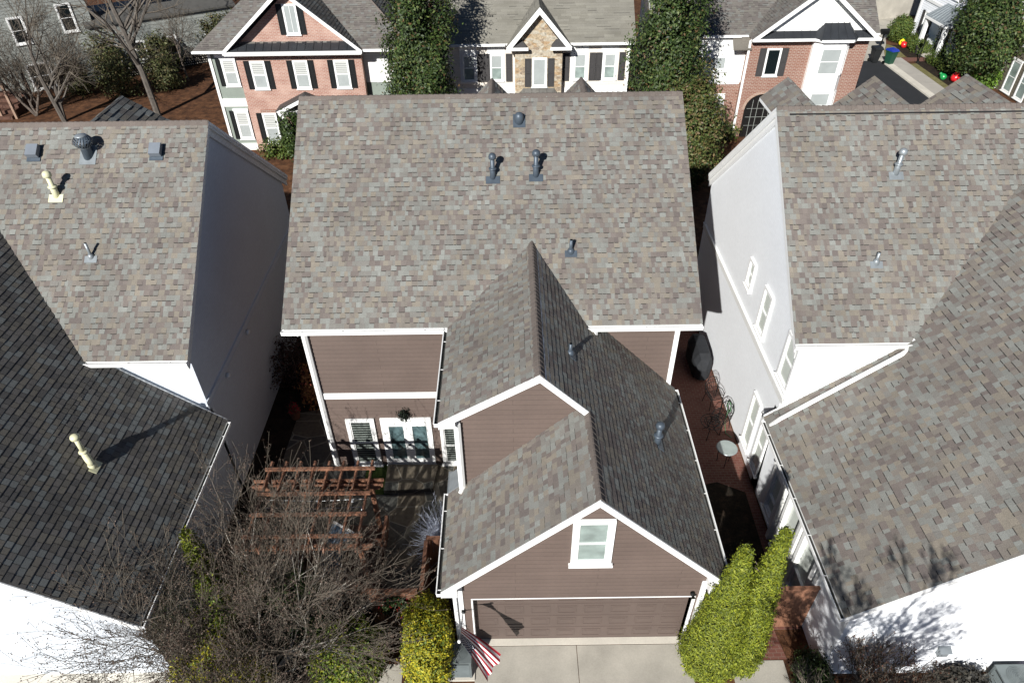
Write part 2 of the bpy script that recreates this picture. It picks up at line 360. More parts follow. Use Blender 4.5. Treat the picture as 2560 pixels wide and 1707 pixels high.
def ridge_caps(mb, P0, P1, DL, DR, seed=3, col=(.215, .18, .158), w=.15, L=.15):
    R = random.Random(seed); P0 = Vector(P0); P1 = Vector(P1); d = P1-P0; n = max(1, int(d.length/L)); d.normalize(); L = (P1-P0).length/n
    DL = Vector(DL).normalized(); DR = Vector(DR).normalized(); u = Vector((0, 0, 1))
    def prof(P, h): return [P+DL*w+u*(h*.8+.01), P+DL*(w*.5)+u*(h+.022), P+DL*(w*.16)+u*(h+.028), P+DR*(w*.16)+u*(h+.028), P+DR*(w*.5)+u*(h+.022), P+DR*w+u*(h*.8+.01)]
    for i in range(n):
        a = prof(P0+d*(i*L), .022); b = prof(P0+d*((i+1)*L), .006); k = 1+R.uniform(-.08, .08); c = tuple(x*k for x in col)
        for j in range(5): mb.face([a[j], a[j+1], b[j+1], b[j]], 0, c)
        z = [q-Vector((0, 0, .03)) for q in a]
        for j in range(5): mb.face([z[j], z[j+1], a[j+1], a[j]], 0, tuple(x*.75 for x in c))
def gutter(root, P0, P1, out, s=.105, brackets=True):
    P0 = Vector(P0); P1 = Vector(P1); o = Vector(out).normalized(); d = (P1-P0); u = Vector((0, 0, 1)); b = MB()
    t = .008
    b.obox(P0-u*s, d, o*s, u*t, 0)                       # floor
    b.obox(P0-u*(s-t), d, o*t, u*(s-t), 0)               # back
    b.obox(P0+o*(s-t)-u*(s-t), d, o*t, u*(s-t), 0)       # front
    b.obox(P0+o*(s-t)-u*.003, d, o*.022, u*.014, 0)         # rolled lip
    for P, sgn in ((P0, 1), (P1, -1)):
        b.obox(P+o*t-u*(s-t), d.normalized()*(t*sgn), o*(s-2*t), u*(s-t), 0)
    b.obox(P0+o*(t+.001)-u*(s-t-.002)+d.normalized()*.01, d-d.normalized()*.02, o*(s-2*t-.002), u*(s*.35), 1)   # debris
    L = d.length; dn = d.normalized()
    if brackets:
        k = .5
        while k < L: b.obox(P0+dn*k+o*.004-u*.02, dn*.018, o*(s-.01), u*.008, 0); k += 1.05
    return b.build('gutter', [WHITE, GUTIN], root)
def downspout(root, pts, m=WHITE, r=.055):
    b = MB(); b.tube(pts, [r]*len(pts), 4); return b.build('downspout', m, root)
def board(root, name, pts, ext, m=WHITE):
    b = MB(); b.prism(pts, ext); return b.build(name, m, root)
# windows: O lower-left corner on the wall, U unit along wall, outward normal N
def window(root, O, U, w_, h_, up_m=BLINDW, lo_m=None, casing=.09, rail=.5, header=0, frame_m=WHITE, sill=True, mull=0, name='window', deep=.045):
    O = Vector(O); U = Vector(U).normalized(); Z = Vector((0, 0, 1)); N = U.cross(Z); lo_m = lo_m or up_m
    b = MB(); c = casing; D = deep
    b.obox(O, U*c, Z*h_, N*D); b.obox(O+U*(w_-c), U*c, Z*h_, N*D)
    b.obox(O+U*c, U*(w_-2*c), Z*c, N*D); b.obox(O+U*c+Z*(h_-c), U*(w_-2*c), Z*c, N*D)
    s = .035; iw = w_-2*c; ih = h_-2*c; I = O+U*c+Z*c
    b.obox(I, U*s, Z*ih, N*D*.6); b.obox(I+U*(iw-s), U*s, Z*ih, N*D*.6)
    b.obox(I+U*s, U*(iw-2*s), Z*s, N*D*.6); b.obox(I+U*s+Z*(ih-s), U*(iw-2*s), Z*s, N*D*.6)
    if rail: b.obox(I+U*s+Z*(ih*rail-.02), U*(iw-2*s), Z*.04, N*D*.7)
    for k in range(mull):
        x = s+(iw-2*s)*(k+1)/(mull+1); b.obox(I+U*(x-.01)+Z*s, U*.02, Z*(ih-2*s), N*D*.5)
    if header: b.obox(O+U*(-.03)+Z*h_, U*(w_+.06), Z*header, N*(D+.03))
    f = b.build(name, frame_m, root)
    if sill: q = MB(); q.obox(O-U*.04-Z*.05, U*(w_+.08), Z*.05, N*(D+.04)); q.build('sill', frame_m, f)
    rr = rail or .5
    q = MB(); q.obox(I+U*s+Z*s, U*(iw-2*s), Z*(ih*rr-s), N*.012); q.build('pane', lo_m, f)
    q = MB(); q.obox(I+U*s+Z*(ih*rr), U*(iw-2*s), Z*(ih*(1-rr)-s), N*.014); q.build('pane', up_m, f)
    return f
def shutter(root, O, U, w_, h_, m=SHUT):
    O = Vector(O); U = Vector(U).normalized(); Z = Vector((0, 0, 1)); N = U.cross(Z); b = MB(); c = .05
    b.obox(O, U*c, Z*h_, N*.04); b.obox(O+U*(w_-c), U*c, Z*h_, N*.04)
    for z in (0, h_*.5-.03, h_-.06): b.obox(O+U*c+Z*z, U*(w_-2*c), Z*.06, N*.04)
    b.obox(O+U*c, U*(w_-2*c), Z*h_, N*.018)
    for z0, z1 in ((.1, h_*.5-.07), (h_*.5+.07, h_-.1)): b.obox(O+U*(c+.03)+Z*z0, U*(w_-2*c-.06), Z*(z1-z0), N*.03)
    return b.build('shutter', m, root)
def win_sh(root, O, U, w_, h_, sw=.3, sm=SHUT, **k):
    U = Vector(U).normalized(); window(root, O, U, w_, h_, **k)
    shutter(root, Vector(O)-U*(sw+.02), U, sw, h_, sm); shutter(root, Vector(O)+U*(w_+.02), U, sw, h_, sm)
def vent(root, P, slope_n, h=.6, r=.075, m=METAL, style='cap', lean=(0, 0)):
    "roof vent: flashing plate on the slope, stepped pipe, mushroom cap"
    r *= .9; P = Vector(P); n = Vector(slope_n).normalized(); hx = Vector((0, 0, 1)).cross(n).normalized(); vy = n.cross(hx)
    b = MB(); ax = Vector((lean[0], lean[1], 1)).normalized(); S = P-ax*.1
    if style == 'cap':
        b.lathe(S, [(r*1.25, 0), (r*1.2, .1+h*.35), (r*.95, .1+h*.4), (r*.95, .1+h)], 14, axis=ax)
        f = b.build('vent_pipe', m, root, True)
        b = MB(); b.lathe(P+ax*(h*.38), [(r*1.25, 0), (r*1.7, .015), (r*1.7, .045), (r*1.0, .06)], 14, axis=ax); b.build('collar', m, f, True)
        b = MB(); b.lathe(P+ax*(h*.86), [(r*1.1, 0), (r*1.6, .02), (r*1.65, .07), (r*1.5, .12), (r*1.0, .155), (r*.3, .17)], 16, axis=ax); b.build('cap', m, f, True)
    else:
        b.lathe(S, [(r, 0), (r, .1+h), (r*.75, .1+h), (r*.75, .05+h)], 12, axis=ax); f = b.build('vent_pipe', m, root, True)
        b = MB(); b.lathe(S, [(r*2.3, .02), (r*2.0, .15), (r*1.3, .2)], 14, axis=ax); b.build('boot', m, f, True)
    b = MB(); q = .19 if style == 'cap' else .16
    b.obox(P-hx*q-vy*q*1.0+n*.012, hx*2*q, vy*q*1.15, n*.012); b.build('flashing', m, f)
    return f
# ------------------------------------------------------------ ground
FAR = 260
struct(sheet('ground', [(-FAR, -60), (FAR, -60), (FAR, FAR), (-FAR, FAR)], 0, MULCH))
sheet('garden_bed', [(-8.3, -1.9), (-3.4, -1.9), (-3.4, 1.0), (-8.3, 1.0)], .004, SOIL)
sheet('garden_bed', [(5.3, -3), (9.6, -3), (9.6, -.82), (5.3, -.82)], .004, MULCH)
sheet('side_yard', [(-8.3, 1.0), (-6.2, 1.0), (-6.2, 16), (-8.3, 16)], .004, SOIL)
sheet('lawn', [(-4.6, 4.7), (-3.75, 4.7), (-3.75, 5.9), (-4.6, 5.9)], .010, GRASS)
sheet('patio', [(-7.4, 1.3), (-2.0, 1.0), (-1.3, 1.0), (-1.3, 5.9), (-5.6, 5.9), (-5.7, 8.6), (-7.3, 8.2)], .008, FLAG)
b = MB()
b.prism([(-3.92, 4.72, 0), (-2.45, 4.80, 0), (-2.36, 5.72, 0), (-3.92, 5.74, 0)], (0, 0, .16)); struct(b.build('stone_step', FLAG))
b = MB()
b.box(-.97, -.02, -.02, 4.1, .35, .02); struct(b.build('garage_apron', CONCL))
b = MB()
for x0, x1 in ((-1.0, 1.49), (1.505, 4.25)):
    for y0, y1 in ((-3.2, -.04), (-7, -3.215)): b.box(x0, y0, -.05, x1, y1, .012)
struct(b.build('driveway', CONC))
b = MB(); b.box(-3.45, -4, -.04, -2.75, -.45, .012); b.box(5.2, -4, -.04, 6.5, -.48, .010); struct(b.build('concrete_walk', CONC))
sheet('brick_path', [(4.6, .3), (7.2, .3), (7.2, 14), (4.5, 14)], .010, BRP)
sheet('garden_bed', [(4.4, .6), (6.1, .6), (6.9, 2.2), (6.95, 4.6), (6.2, 5.0), (4.4, 4.6)], .016, SOIL)
sheet('brick_path', [(5.35, -.46), (6.6, -.46), (6.5, .38), (5.35, .38)], .014, BRP)
b = MB(); b.box(-24, -3.6, -.04, -8.0, -.58, .03); b.box(-24, -1.15, .03, -8.05, -1.12, .032); struct(b.build('concrete_walk', CONCL))

# ============================================================ MAIN HOUSE
H = thing('brown_house', 'taupe brown sided house with two-car garage wing and large grey-brown shingle roof in the middle', 'house', (0, 0, 0))
SL = .72; LM = math.hypot(5.5, 5.5*SL)
b = MB(); X0, X1 = -5.88, 4.87
b.prism([(X0, 5.4, 5.74), (X0, 10.9, 9.70), (X0, 16.4, 5.74), (X0, 16.4, 5.85), (X0, 10.9, 9.81), (X0, 5.4, 5.85)], (X1-X0, 0, 0), 1)
shingles(b, (X0, 5.4, 5.85), (1, 0, 0), (0, 1, SL), [(-.02, -.02), (X1-X0+.02, -.02), (X1-X0+.02, LM), (-.02, LM)], seed=11)
ridge_caps(b, (X0, 10.9, 9.80), (X1, 10.9, 9.80), (0, -1, -SL), (0, 1, -SL), 5)
b.build('main_roof', [SH, WHITE], H)
# left slope of the second gable (7:12) and garage left slope, shared right slope
b = MB()
zl0 = 5.84; sA = (7.2-zl0)/(.567+1.62)
b.prism([(-1.62, 2.03, zl0-.1), (-1.62, 2.03, zl0), (.567, 2.03, 7.2), (1.8, 2.03, 5.95), (1.8, 2.03, 5.85), (.567, 2.03, 7.1)], (0, 5.2, 0), 1)
shingles(b, (-1.62, 7.4, zl0), (0, -1, 0), (1, 0, sA), [(0, -.02), (5.39, -.02), (5.39, 2.575), (0, 2.575)], seed=21)
q = math.hypot(4.033, 4.033)
def rs(x0, x1, y0, y1, seed): # right slope pieces between x0<x1
    shingles(b, (4.6, 0, 3.16), (0, 1, 0), (-1, 0, 1), [(y0, (4.6-x1)*1.41421), (y1, (4.6-x1)*1.41421), (y1, (4.6-x0)*1.41421), (y0, (4.6-x0)*1.41421)], seed=seed, wr=(.10, .2), th=(.009, .013), band=.15, gap=.005)
rs(.567, 1.88, 2.01, 7.45, 22)
ridge_caps(b, (.567, 2.02, 7.19), (.567, 7.36, 7.19), (-1, 0, -sA), (1, 0, -1), 6)
b.build('second_roof', [SH, WHITE], H)
b = MB(); sG = .966
b.prism([(-1.61, -.3, 2.88), (-1.61, -.3, 2.98), (1.64, -.3, 6.12), (4.6, -.3, 3.16), (4.6, -.3, 3.06), (1.64, -.3, 6.02)], (0, 2.64, 0), 1)
b.prism([(.8, 2.34, 6.84), (.8, 2.34, 6.94), (4.6, 2.34, 3.16), (4.6, 2.34, 3.06)], (0, 3.55, 0), 1)
shingles(b, (-1.61, 2.42, 2.98), (0, -1, 0), (1, 0, sG), [(.0, -.02), (2.74, -.02), (2.74, 4.519), (.0, 4.519)], seed=31, wr=(.09, .2))
rs(1.88, 4.62, -.32, 5.885, 32); 
shingles(b, (4.6, 0, 3.16), (0, 1, 0), (-1, 0, 1), [(-.32, 3.847), (2.04, 3.847), (2.04, 4.186), (-.32, 4.186)], seed=33, wr=(.10, .2), th=(.009, .013), band=.15, gap=.005)
ridge_caps(b, (1.64, -.31, 6.11), (1.64, 2.05, 6.11), (-1, 0, -sG), (1, 0, -1), 7)
b.build('garage_roof', [SH, WHITE], H)
b = MB(); b.box(-1.66, 2.36, 2.93, -1.2, 3.05, 3.0); b.obox((-1.6, 2.36, 3.0), (0, .6, 0), (.35, 0, .33), (-.02, 0, .02)); b.build('metal_flashing', METAL2, H)
# walls
b = MB()
b.prism([(-5.6, 5.9, 0), (-5.6, 5.9, 6.05), (-5.6, 10.9, 9.62), (-5.6, 15.9, 6.05), (-5.6, 15.9, 0)], (10.06, 0, 0))
b.prism([(-1.3, 2.33, 0), (-1.3, 2.33, 5.9), (.567, 2.33, 7.07), (4.3, 2.33, 3.34), (4.3, 2.33, 0)], (0, 3.6, 0))
b.prism([(-1.3, .22, 0), (-1.3, .22, 3.16), (1.64, .22, 6.0), (4.28, .22, 3.36), (4.28, .22, 0)], (0, 2.1, 0))
b.prism([(-1.3, 0, 2.15), (-1.3, 0, 3.16), (1.64, 0, 6.0), (4.28, 0, 3.36), (4.28, 0, 2.15)], (0, .21, 0))
b.box(-1.3, 0, 0, -.99, .21, 2.15); b.box(4.06, 0, 0, 4.28, .21, 2.15)
lap(b, (0, 0, 0), (1, 0, 0), (0, 0, 1), [(-1.3, 2.15), (4.28, 2.15), (4.28, 3.36), (1.64, 6.0), (-1.3, 3.16)])
lap(b, (0, 0, 0), (1, 0, 0), (0, 0, 1), [(-1.3, 0), (-.99, 0), (-.99, 2.15), (-1.3, 2.15)])
lap(b, (0, 2.33, 0), (1, 0, 0), (0, 0, 1), [(-1.3, 3.0), (4.3, 3.0), (4.3, 3.34), (.567, 7.07), (-1.3, 5.9)])
lap(b, (0, 5.9, 0), (1, 0, 0), (0, 0, 1), [(-5.6, 0), (-1.3, 0), (-1.3, 6.0), (-5.6, 6.0)])
lap(b, (0, 5.9, 0), (1, 0, 0), (0, 0, 1), [(-1.3, 3.3), (4.46, 3.0), (4.46, 6.0), (-1.3, 6.0)])
lap(b, (-1.3, 0, 0), (0, -1, 0), (0, 0, 1), [(-5.9, 0), (0, 0), (0, 3.0), (-5.9, 3.0)])
lap(b, (4.46, 0, 0), (0, 1, 0), (0, 0, 1), [(5.9, 0), (15.9, 0), (15.9, 5.9), (5.9, 5.9)])
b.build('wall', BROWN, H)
# trim
b = MB()
def rake(x0, z0, x1, z1, y, w_=.15, t=.035):
    b.prism([(x0, y, z0), (x1, y, z1), (x1, y, z1-w_), (x0, y, z0-w_)], (0, -t, 0))
rake(-1.63, 2.98, 1.64, 6.125, -.32, .19); rake(1.64, 6.125, 4.62, 3.15, -.32, .19); b.build('rake_board', WHITE, H); b = MB()
rake(-1.64, 5.84, .567, 7.205, 2.02, .19); rake(.567, 7.205, 1.74, 6.03, 2.02, .19); b.build('rake_board', WHITE, H)
for q in ((-1.62, -.30, 2.72, -1.28, .0, 2.97), (4.26, -.30, 2.72, 4.6, .0, 2.97), (-1.60, 2.06, 5.60, -1.28, 2.33, 5.80)):
    b = MB(); b.box(*q); b.build('eave_return', WHITE, H)
b = MB(); b.box(-5.47, 5.855, 2.90, -1.32, 5.887, 3.11); b.build('band_board', WHITE, H)
for x0, x1, y, z0, z1 in ((-1.335, -1.20, -.042, 0, 2.75), (-5.625, -5.45, 5.855, 0, 5.75), (-1.34, -1.19, 2.285, 3.1, 5.7), (4.36, 4.49, 5.855, 0, 5.75), (4.18, 4.31, -.042, 0, 2.8)):
    b = MB(); b.box(x0, y, z0, x1, y+.10, z1); b.build('corner_board', WHITE, H)
b = MB(); b.box(X0+.05, 5.42, 5.60, -1.3, 5.9, 5.66); b.box(-1.3, 5.42, 5.60, X1-.05, 5.9, 5.66); b.box(X0+.04, 5.40, 5.64, X1-.04, 5.425, 5.82); b.build('soffit', WHITE, H)
b = MB(); b.box(-1.02, -.028, 0, -.985, .19, 2.16); b.box(-1.02, -.028, 2.155, 4.12, .02, 2.19); b.box(4.06, -.028, 0, 4.13, .19, 2.155); b.build('door_trim', WHITE, H)
gutter(H, (X0-.02, 5.385, 5.82), (-1.60, 5.385, 5.82), (0, -1, 0))
gutter(H, (1.88, 5.385, 5.82), (X1+.02, 5.385, 5.82), (0, -1, 0))
gutter(H, (-1.63, 5.36, 5.82), (-1.63, 2.0, 5.82), (-1, 0, 0))
gutter(H, (-1.62, 2.36, 2.97), (-1.62, -.36, 2.97), (-1, 0, 0))
gutter(H, (4.60, 5.8, 3.14), (4.60, -.36, 3.14), (1, 0, 0))
downspout(H, [(-5.50, 5.33, 5.72), (-5.50, 5.6, 5.55), (-5.50, 5.80, 5.45), (-5.50, 5.80, .1)])
downspout(H, [(2.15, 5.33, 5.72), (2.15, 5.33, 5.35), (2.15, 5.24, 5.28)], r=.06)
downspout(H, [(-1.23, 2.22, 5.6), (-1.23, 2.22, 3.42), (-1.3, 2.1, 3.3)])
downspout(H, [(-1.5, -.2, 2.86), (-1.38, -.08, 2.7), (-1.38, -.08, .1)])
# garage door
b = MB(); DX0, DX1 = -.985, 4.06
b.box(DX0, .16, .02, DX1, .2, 2.2)
rows = 4; cw = (DX1-DX0)/8
for r in range(rows):
    z0 = .02+r*.535
    b.box(DX0, .152, z0-.006 if r else z0, DX1, .16, z0+.004)
    for k in range(8):
        x0 = DX0+k*cw+.085; x1 = DX0+(k+1)*cw-.085; za = z0+.12; zb = z0+.43; y = .16
        for (a0, a1, c0, c1) in ((x0, x1, za, za+.025), (x0, x1, zb-.025, zb), (x0, x0+.025, za+.025, zb-.025), (x1-.025, x1, za+.025, zb-.025)):
            b.box(a0, y-.010, c0, a1, y, c1)
        b.box(x0+.07, y-.006, za+.07, x1-.07, y, zb-.07)
b.build('garage_door', DOORB, H)
window(H, (1.19, -.026, 3.58), (1, 0, 0), .87, 1.55, GLASSG, GLASSG, casing=.115, rail=.48, deep=.06)
window(H, (-4.97, 5.874, .03), (1, 0, 0), .85, 2.05, BLIND, BLIND, casing=.11, rail=.5, deep=.06)
window(H, (-2.20, 5.874, .03), (1, 0, 0), .80, 2.0, BLIND, BLIND, casing=.10, rail=.42, deep=.06)
# french doors: frame > two leaves > panes, handle
f = MB(); o = (-3.95, 5.896, .02)
f.box(-3.95, 5.84, .02, -3.86, 5.896, 2.08); f.box(-2.53, 5.84, .02, -2.44, 5.896, 2.08); f.box(-3.86, 5.84, 1.98, -2.53, 5.896, 2.08); f.box(-3.98, 5.82, -.02, -2.41, 5.896, .02)
f = f.build('door_frame', WHITE, H)
for x0, gx0, gx1 in ((-3.855, -3.73, -3.30), (-3.19, -3.03, -2.60)):
    x1 = x0+.66; q = MB()
    q.box(x0, 5.85, .03, gx0, 5.89, 1.97); q.box(gx1, 5.85, .03, x1, 5.89, 1.97); q.box(gx0, 5.85, .03, gx1, 5.89, .3); q.box(gx0, 5.85, 1.74, gx1, 5.89, 1.97)
    lf = q.build('french_door', WHITE, H)
    q = MB(); q.box(gx0, 5.862, .3, gx1, 5.88, 1.74); q.build('pane', GLASST, lf)
q = MB(); q.tube([(-3.23, 5.83, .93), (-3.13, 5.83, .93)], .018, 8); q.tube([(-3.16, 5.83, .93), (-3.16, 5.86, .93)], .03, 8); q.build('door_handle', BLACKM, H)
n_main = (0, -SL, 1); n_rt = (1, 0, 1)
def zm(y): return 5.85+SL*(y-5.4)
vent(H, (-.46, 8.80, zm(8.80)), n_main, h=.62, r=.07); vent(H, (.71, 8.84, zm(8.84)), n_main, h=.66, r=.075)
vent(H, (1.58, 7.03, zm(7.03)), n_main, h=.36, r=.05, style='pipe')
vent(H, (1.34, 3.60, 6.42), n_rt, h=.30, r=.045, style='pipe'); vent(H, (3.46, 2.75, 4.30), n_rt, h=.60, r=.075)
b = MB(); b.lathe((4.02, -.03, 2.36), [(.05, 0), (.055, .04), (.03, .10), (.06, .14)], 10, axis=(0, -1, -.3)); b.build('wall_lamp', BLACKM, H)
b = MB(); P = Vector((.28, 10.2, zm(10.2))); b.lathe(P+V(0, 0, -.08), [(.13, 0), (.13, .2), (.12, .26), (.08, .31), (.02, .33)], 14); vc = b.build('hood_vent', METAL, H, True)
b = MB(); b.obox(P+V(-.17, -.18, -.115), (.34, 0, 0), (0, .34, .245), (0, -.007, .01)); b.build('flashing', METAL, vc)
# street-side gable dormers poking up beyond the ridge
for ax, hw, zt, y0, y1 in ((-.53, .75, 9.22, 11.3, 14.0), (2.34, .75, 9.22, 11.3, 14.0)):
    b = MB(); za = zt-hw*1.0
    b.prism([(ax-hw-.6, y1, za-.6), (ax, y1, zt), (ax+hw+.6, y1, za-.6)], (0, y0-y1, 0), 1)
    L = math.hypot(hw+.6, hw+.6)
    shingles(b, (ax-hw-.6, y1, za-.6), (0, -1, 0), (1, 0, 1), [(0, 0), (y1-y0, 0), (y1-y0, L), (0, L)], seed=41, wr=(.12, .26))
    shingles(b, (ax+hw+.6, y0, za-.6), (0, 1, 0), (-1, 0, 1), [(0, 0), (y1-y0, 0), (y1-y0, L), (0, L)], seed=42, wr=(.12, .26))
    ridge_caps(b, (ax, y0, zt-.01), (ax, y1, zt-.01), (-1, 0, -1), (1, 0, -1), 9)
    b.build('dormer', [SH, WHITE], H)

# ============================================================ LEFT HOUSE
HL = thing('white_house', 'white house on the left with a blank shaded side wall and dark front wing', 'house', (-8.3, 0, 0))
s1 = .79; b = MB(); YE, ZE = 4.65, 5.5; YR = 9.82; ZR = ZE+s1*(YR-YE); x0, x1 = -24, -8.16
b.prism([(x0, YE, ZE-.1), (x0, YE, ZE), (x0, YR, ZR), (x0, 2*YR-YE, ZE), (x0, 2*YR-YE, ZE-.1), (x0, YR, ZR-.1)], (x1-x0, 0, 0), 1)
Ls = math.hypot(YR-YE, ZR-ZE); cut = 9.0
shingles(b, (-19, YE, ZE), (1, 0, 0), (0, 1, s1), [(0, -.02), (x1+19+.02, -.02), (x1+19+.02, Ls), (0, Ls)], pal=PAL_A, seed=51)
ridge_caps(b, (-19, YR, ZR-.01), (x1, YR, ZR-.01), (0, -1, -s1), (0, 1, -s1), 12)
b.build('main_roof', [SH, WHITE], HL)
s2 = .83; xe, ze = -7.87, 3.12; xr = -13.9; zr = ze+s2*(xe-xr)
b = MB(); YF = -1.05
b.prism([(xe, YF, ze-.1), (xe, YF, ze), (xr, YF, zr), (2*xr-xe, YF, ze), (2*xr-xe, YF, ze-.1), (xr, YF, zr-.1)], (0, 5.95, 0), 1)
b.prism([(xe-2.3, 4.9, ze+s2*2.3-.1), (xe-2.3, 4.9, ze+s2*2.3), (xr, 4.9, zr), (xr-3, 4.9, zr-s2*3), (xr-3, 4.9, zr-s2*3-.1)], (0, 3.6, 0), 1)
Lw = math.hypot(xe-xr, zr-ze); k2 = math.hypot(1, s2)
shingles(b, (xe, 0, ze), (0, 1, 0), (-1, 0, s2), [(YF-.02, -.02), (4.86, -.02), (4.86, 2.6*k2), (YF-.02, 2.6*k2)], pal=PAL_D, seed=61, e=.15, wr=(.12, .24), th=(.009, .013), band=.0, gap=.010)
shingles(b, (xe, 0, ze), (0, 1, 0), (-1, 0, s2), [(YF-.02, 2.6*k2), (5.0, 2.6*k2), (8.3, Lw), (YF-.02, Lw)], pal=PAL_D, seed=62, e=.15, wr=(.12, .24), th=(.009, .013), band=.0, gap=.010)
ridge_caps(b, (xr, YF, zr-.01), (xr, 8.1, zr-.01), (-1, 0, -s2), (1, 0, -s2), 13, col=(.2, .19, .17))
b.build('wing_roof', [SH, WHITE], HL)
b = MB()
b.prism([(-8.3, 5.0, 0), (-8.3, 5.0, ZE+s1*.35-.12), (-8.3, YR, ZR-.12), (-8.3, 2*YR-5.0, ZE+s1*.35-.12), (-8.3, 2*YR-5.0, 0)], (-15.6, 0, 0))
b.prism([(-8.3, -.58, 0), (-8.3, -.58, ze+s2*.43-.12), (xr, -.58, zr-.12), (2*xr+8.3, -.58, ze+s2*.43-.12), (2*xr+8.3, -.58, 0)], (0, 5.7, 0))
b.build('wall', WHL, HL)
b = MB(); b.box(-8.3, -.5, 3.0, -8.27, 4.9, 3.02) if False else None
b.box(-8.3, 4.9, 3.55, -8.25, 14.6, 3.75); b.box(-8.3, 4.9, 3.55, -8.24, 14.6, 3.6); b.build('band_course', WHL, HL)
b = MB(); b.prism([(-8.29, YE, ZE-.1), (-8.29, YR, ZR-.1), (-8.29, 2*YR-YE, ZE-.1), (-8.29, 2*YR-YE, ZE-.42), (-8.29, YR, ZR-.42), (-8.29, YE+.1, ZE-.42)], (.05, 0, 0))
b.prism([(-8.24, YE, ZE-.06), (-8.24, YR, ZR-.06), (-8.24, 2*YR-YE, ZE-.06), (-8.24, 2*YR-YE, ZE-.2), (-8.24, YR, ZR-.2), (-8.24, YE, ZE-.2)], (.06, 0, 0)); b.build('rake_board', WHS, HL)
gutter(HL, (-11.2, YE-.01, ZE-.02), (-8.14, YE-.01, ZE-.02), (0, -1, 0)); gutter(HL, (xe, 4.8, ze-.02), (xe, YF-.03, ze-.02), (1, 0, 0), s=.11)
downspout(HL, [(-10.75, 4.58, 5.4), (-10.75, 4.55, 5.15)], r=.06)
b = MB(); b.prism([(xe, YF-.01, ze), (xr, YF-.01, zr), (xr, YF-.01, zr-.17), (xe, YF-.01, ze-.17)], (0, -.035, 0)); b.build('rake_board', WHITE, HL)
for y, z in ((6.4, 3.4), (8.4, 3.4)):
    b = MB(); b.lathe((-8.3, y, z), [(.07, 0), (.09, .08), (.05, .12)], 10, axis=(1, 0, 0)); b.build('wall_vent', WHS, HL, True)
nL = (0, -s1, 1)
def zL(y): return ZE+s1*(y-YE)
for x, y in ((-12.73, 9.19), (-9.45, 9.18)):
    b = MB(); P = V(x, y-.12, zL(y-.12)); b.obox(P+V(-.15, -.10, -.02), (.30, 0, 0), (0, .26, .19), (0, -.07, .12)); bv = b.build('box_vent', mat('grey painted vent', (.24, .27, .31), .5), HL)
    b = MB(); b.obox(P+V(-.18, -.16, -.105), (.36, 0, 0), (0, .36, .284), (0, -.008, .01)); b.build('flashing', METAL, bv)
# turbine vent
P = V(-11.28, 9.05, zL(9.05)); b = MB()
b.lathe(P+V(0, 0, -.15), [(.14, 0), (.13, .38), (.15, .40)], 16); tv = b.build('turbine_vent', METAL, HL, True)
b = MB()
for k in range(20):
    a = 2*math.pi*k/20; pts = []
    for j in range(7):
        t = j/6; z = .25+.30*t; r = .13+.12*math.sin(math.pi*min(1, t*.9+.08)); aa = a+.5*t; pts.append(P+V(r*math.cos(aa), r*math.sin(aa), z))
    for j in range(6):
        p, q = pts[j], pts[j+1]; tn = V(-math.sin(a+.3), math.cos(a+.3), 0)*.045; b.face([p, q, q+tn, p+tn])
b.build('fin', METAL, tv)
b = MB(); b.lathe(P+V(0, 0, .54), [(.16, 0), (.14, .03), (.05, .05)], 16); b.lathe(P+V(0, 0, .22), [(.13, 0), (.14, .03)], 16); b.lathe(P+V(0, 0, .2), [(.05, 0), (.05, .34)], 10); b.build('cap', METAL2, tv, True)
b = MB(); b.obox(P+V(-.22, -.22, -.16), (.44, 0, 0), (0, .44, .348), (0, -.008, .01)); b.build('flashing', METAL2, tv)
vent(HL, (-11.99, 8.15, zL(8.15)), nL, h=.62, r=.075, m=CREAM); vent(HL, (-10.87, 6.80, zL(6.80)), nL, h=.42, r=.042, m=METAL2, style='pipe')
vb = vent(HL, (-9.66, 2.0, ze+s2*(xe-(-9.66))*1.0), (s2, 0, 1), h=.06, r=.05, m=CREAM, style='pipe')
b = MB(); Pb = V(-9.74, 2.08, ze+s2*(xe-(-9.74)))
b.tube([Pb+V(.12, -.10, .0), Pb+V(.05, -.05, .12), Pb+V(0, 0, .2), Pb+V(0, 0, .3)], [.075, .08, .08, .07], 12); b.tube([Pb+V(0, 0, .3), Pb+V(0, 0, .8)], .055, 12); b.lathe(Pb+V(0, 0, .74), [(.06, 0), (.10, .02), (.105, .07), (.09, .11), (.03, .14)], 14); b.lathe(Pb+V(0, 0, .3), [(.07, 0), (.10, .02), (.10, .05), (.06, .07)], 14); b.build('bent_pipe', CREAM, vb, True)
# rear gable piece
b = MB(); ax, zt = -12.57, 8.82
b.prism([(ax-2.6, 14.0, zt-1.7), (ax, 14.0, zt), (ax+2.6, 14, zt-1.7)], (0, -3, 0), 1)
L = math.hypot(2.6, 1.7)
shingles(b, (ax-2.6, 14, zt-1.7), (0, -1, 0), (2.6, 0, 1.7), [(0, 0), (3, 0), (3, L), (0, L)], pal=PAL_D, e=.19, wr=(.25, .4), seed=71, th=(.012, .028), band=0)
shingles(b, (ax+2.6, 11, zt-1.7), (0, 1, 0), (-2.6, 0, 1.7), [(0, 0), (3, 0), (3, L), (0, L)], pal=PAL_D, e=.19, wr=(.25, .4), seed=72, th=(.012, .028), band=0)
b.build('dormer', [SH, WHITE], HL)

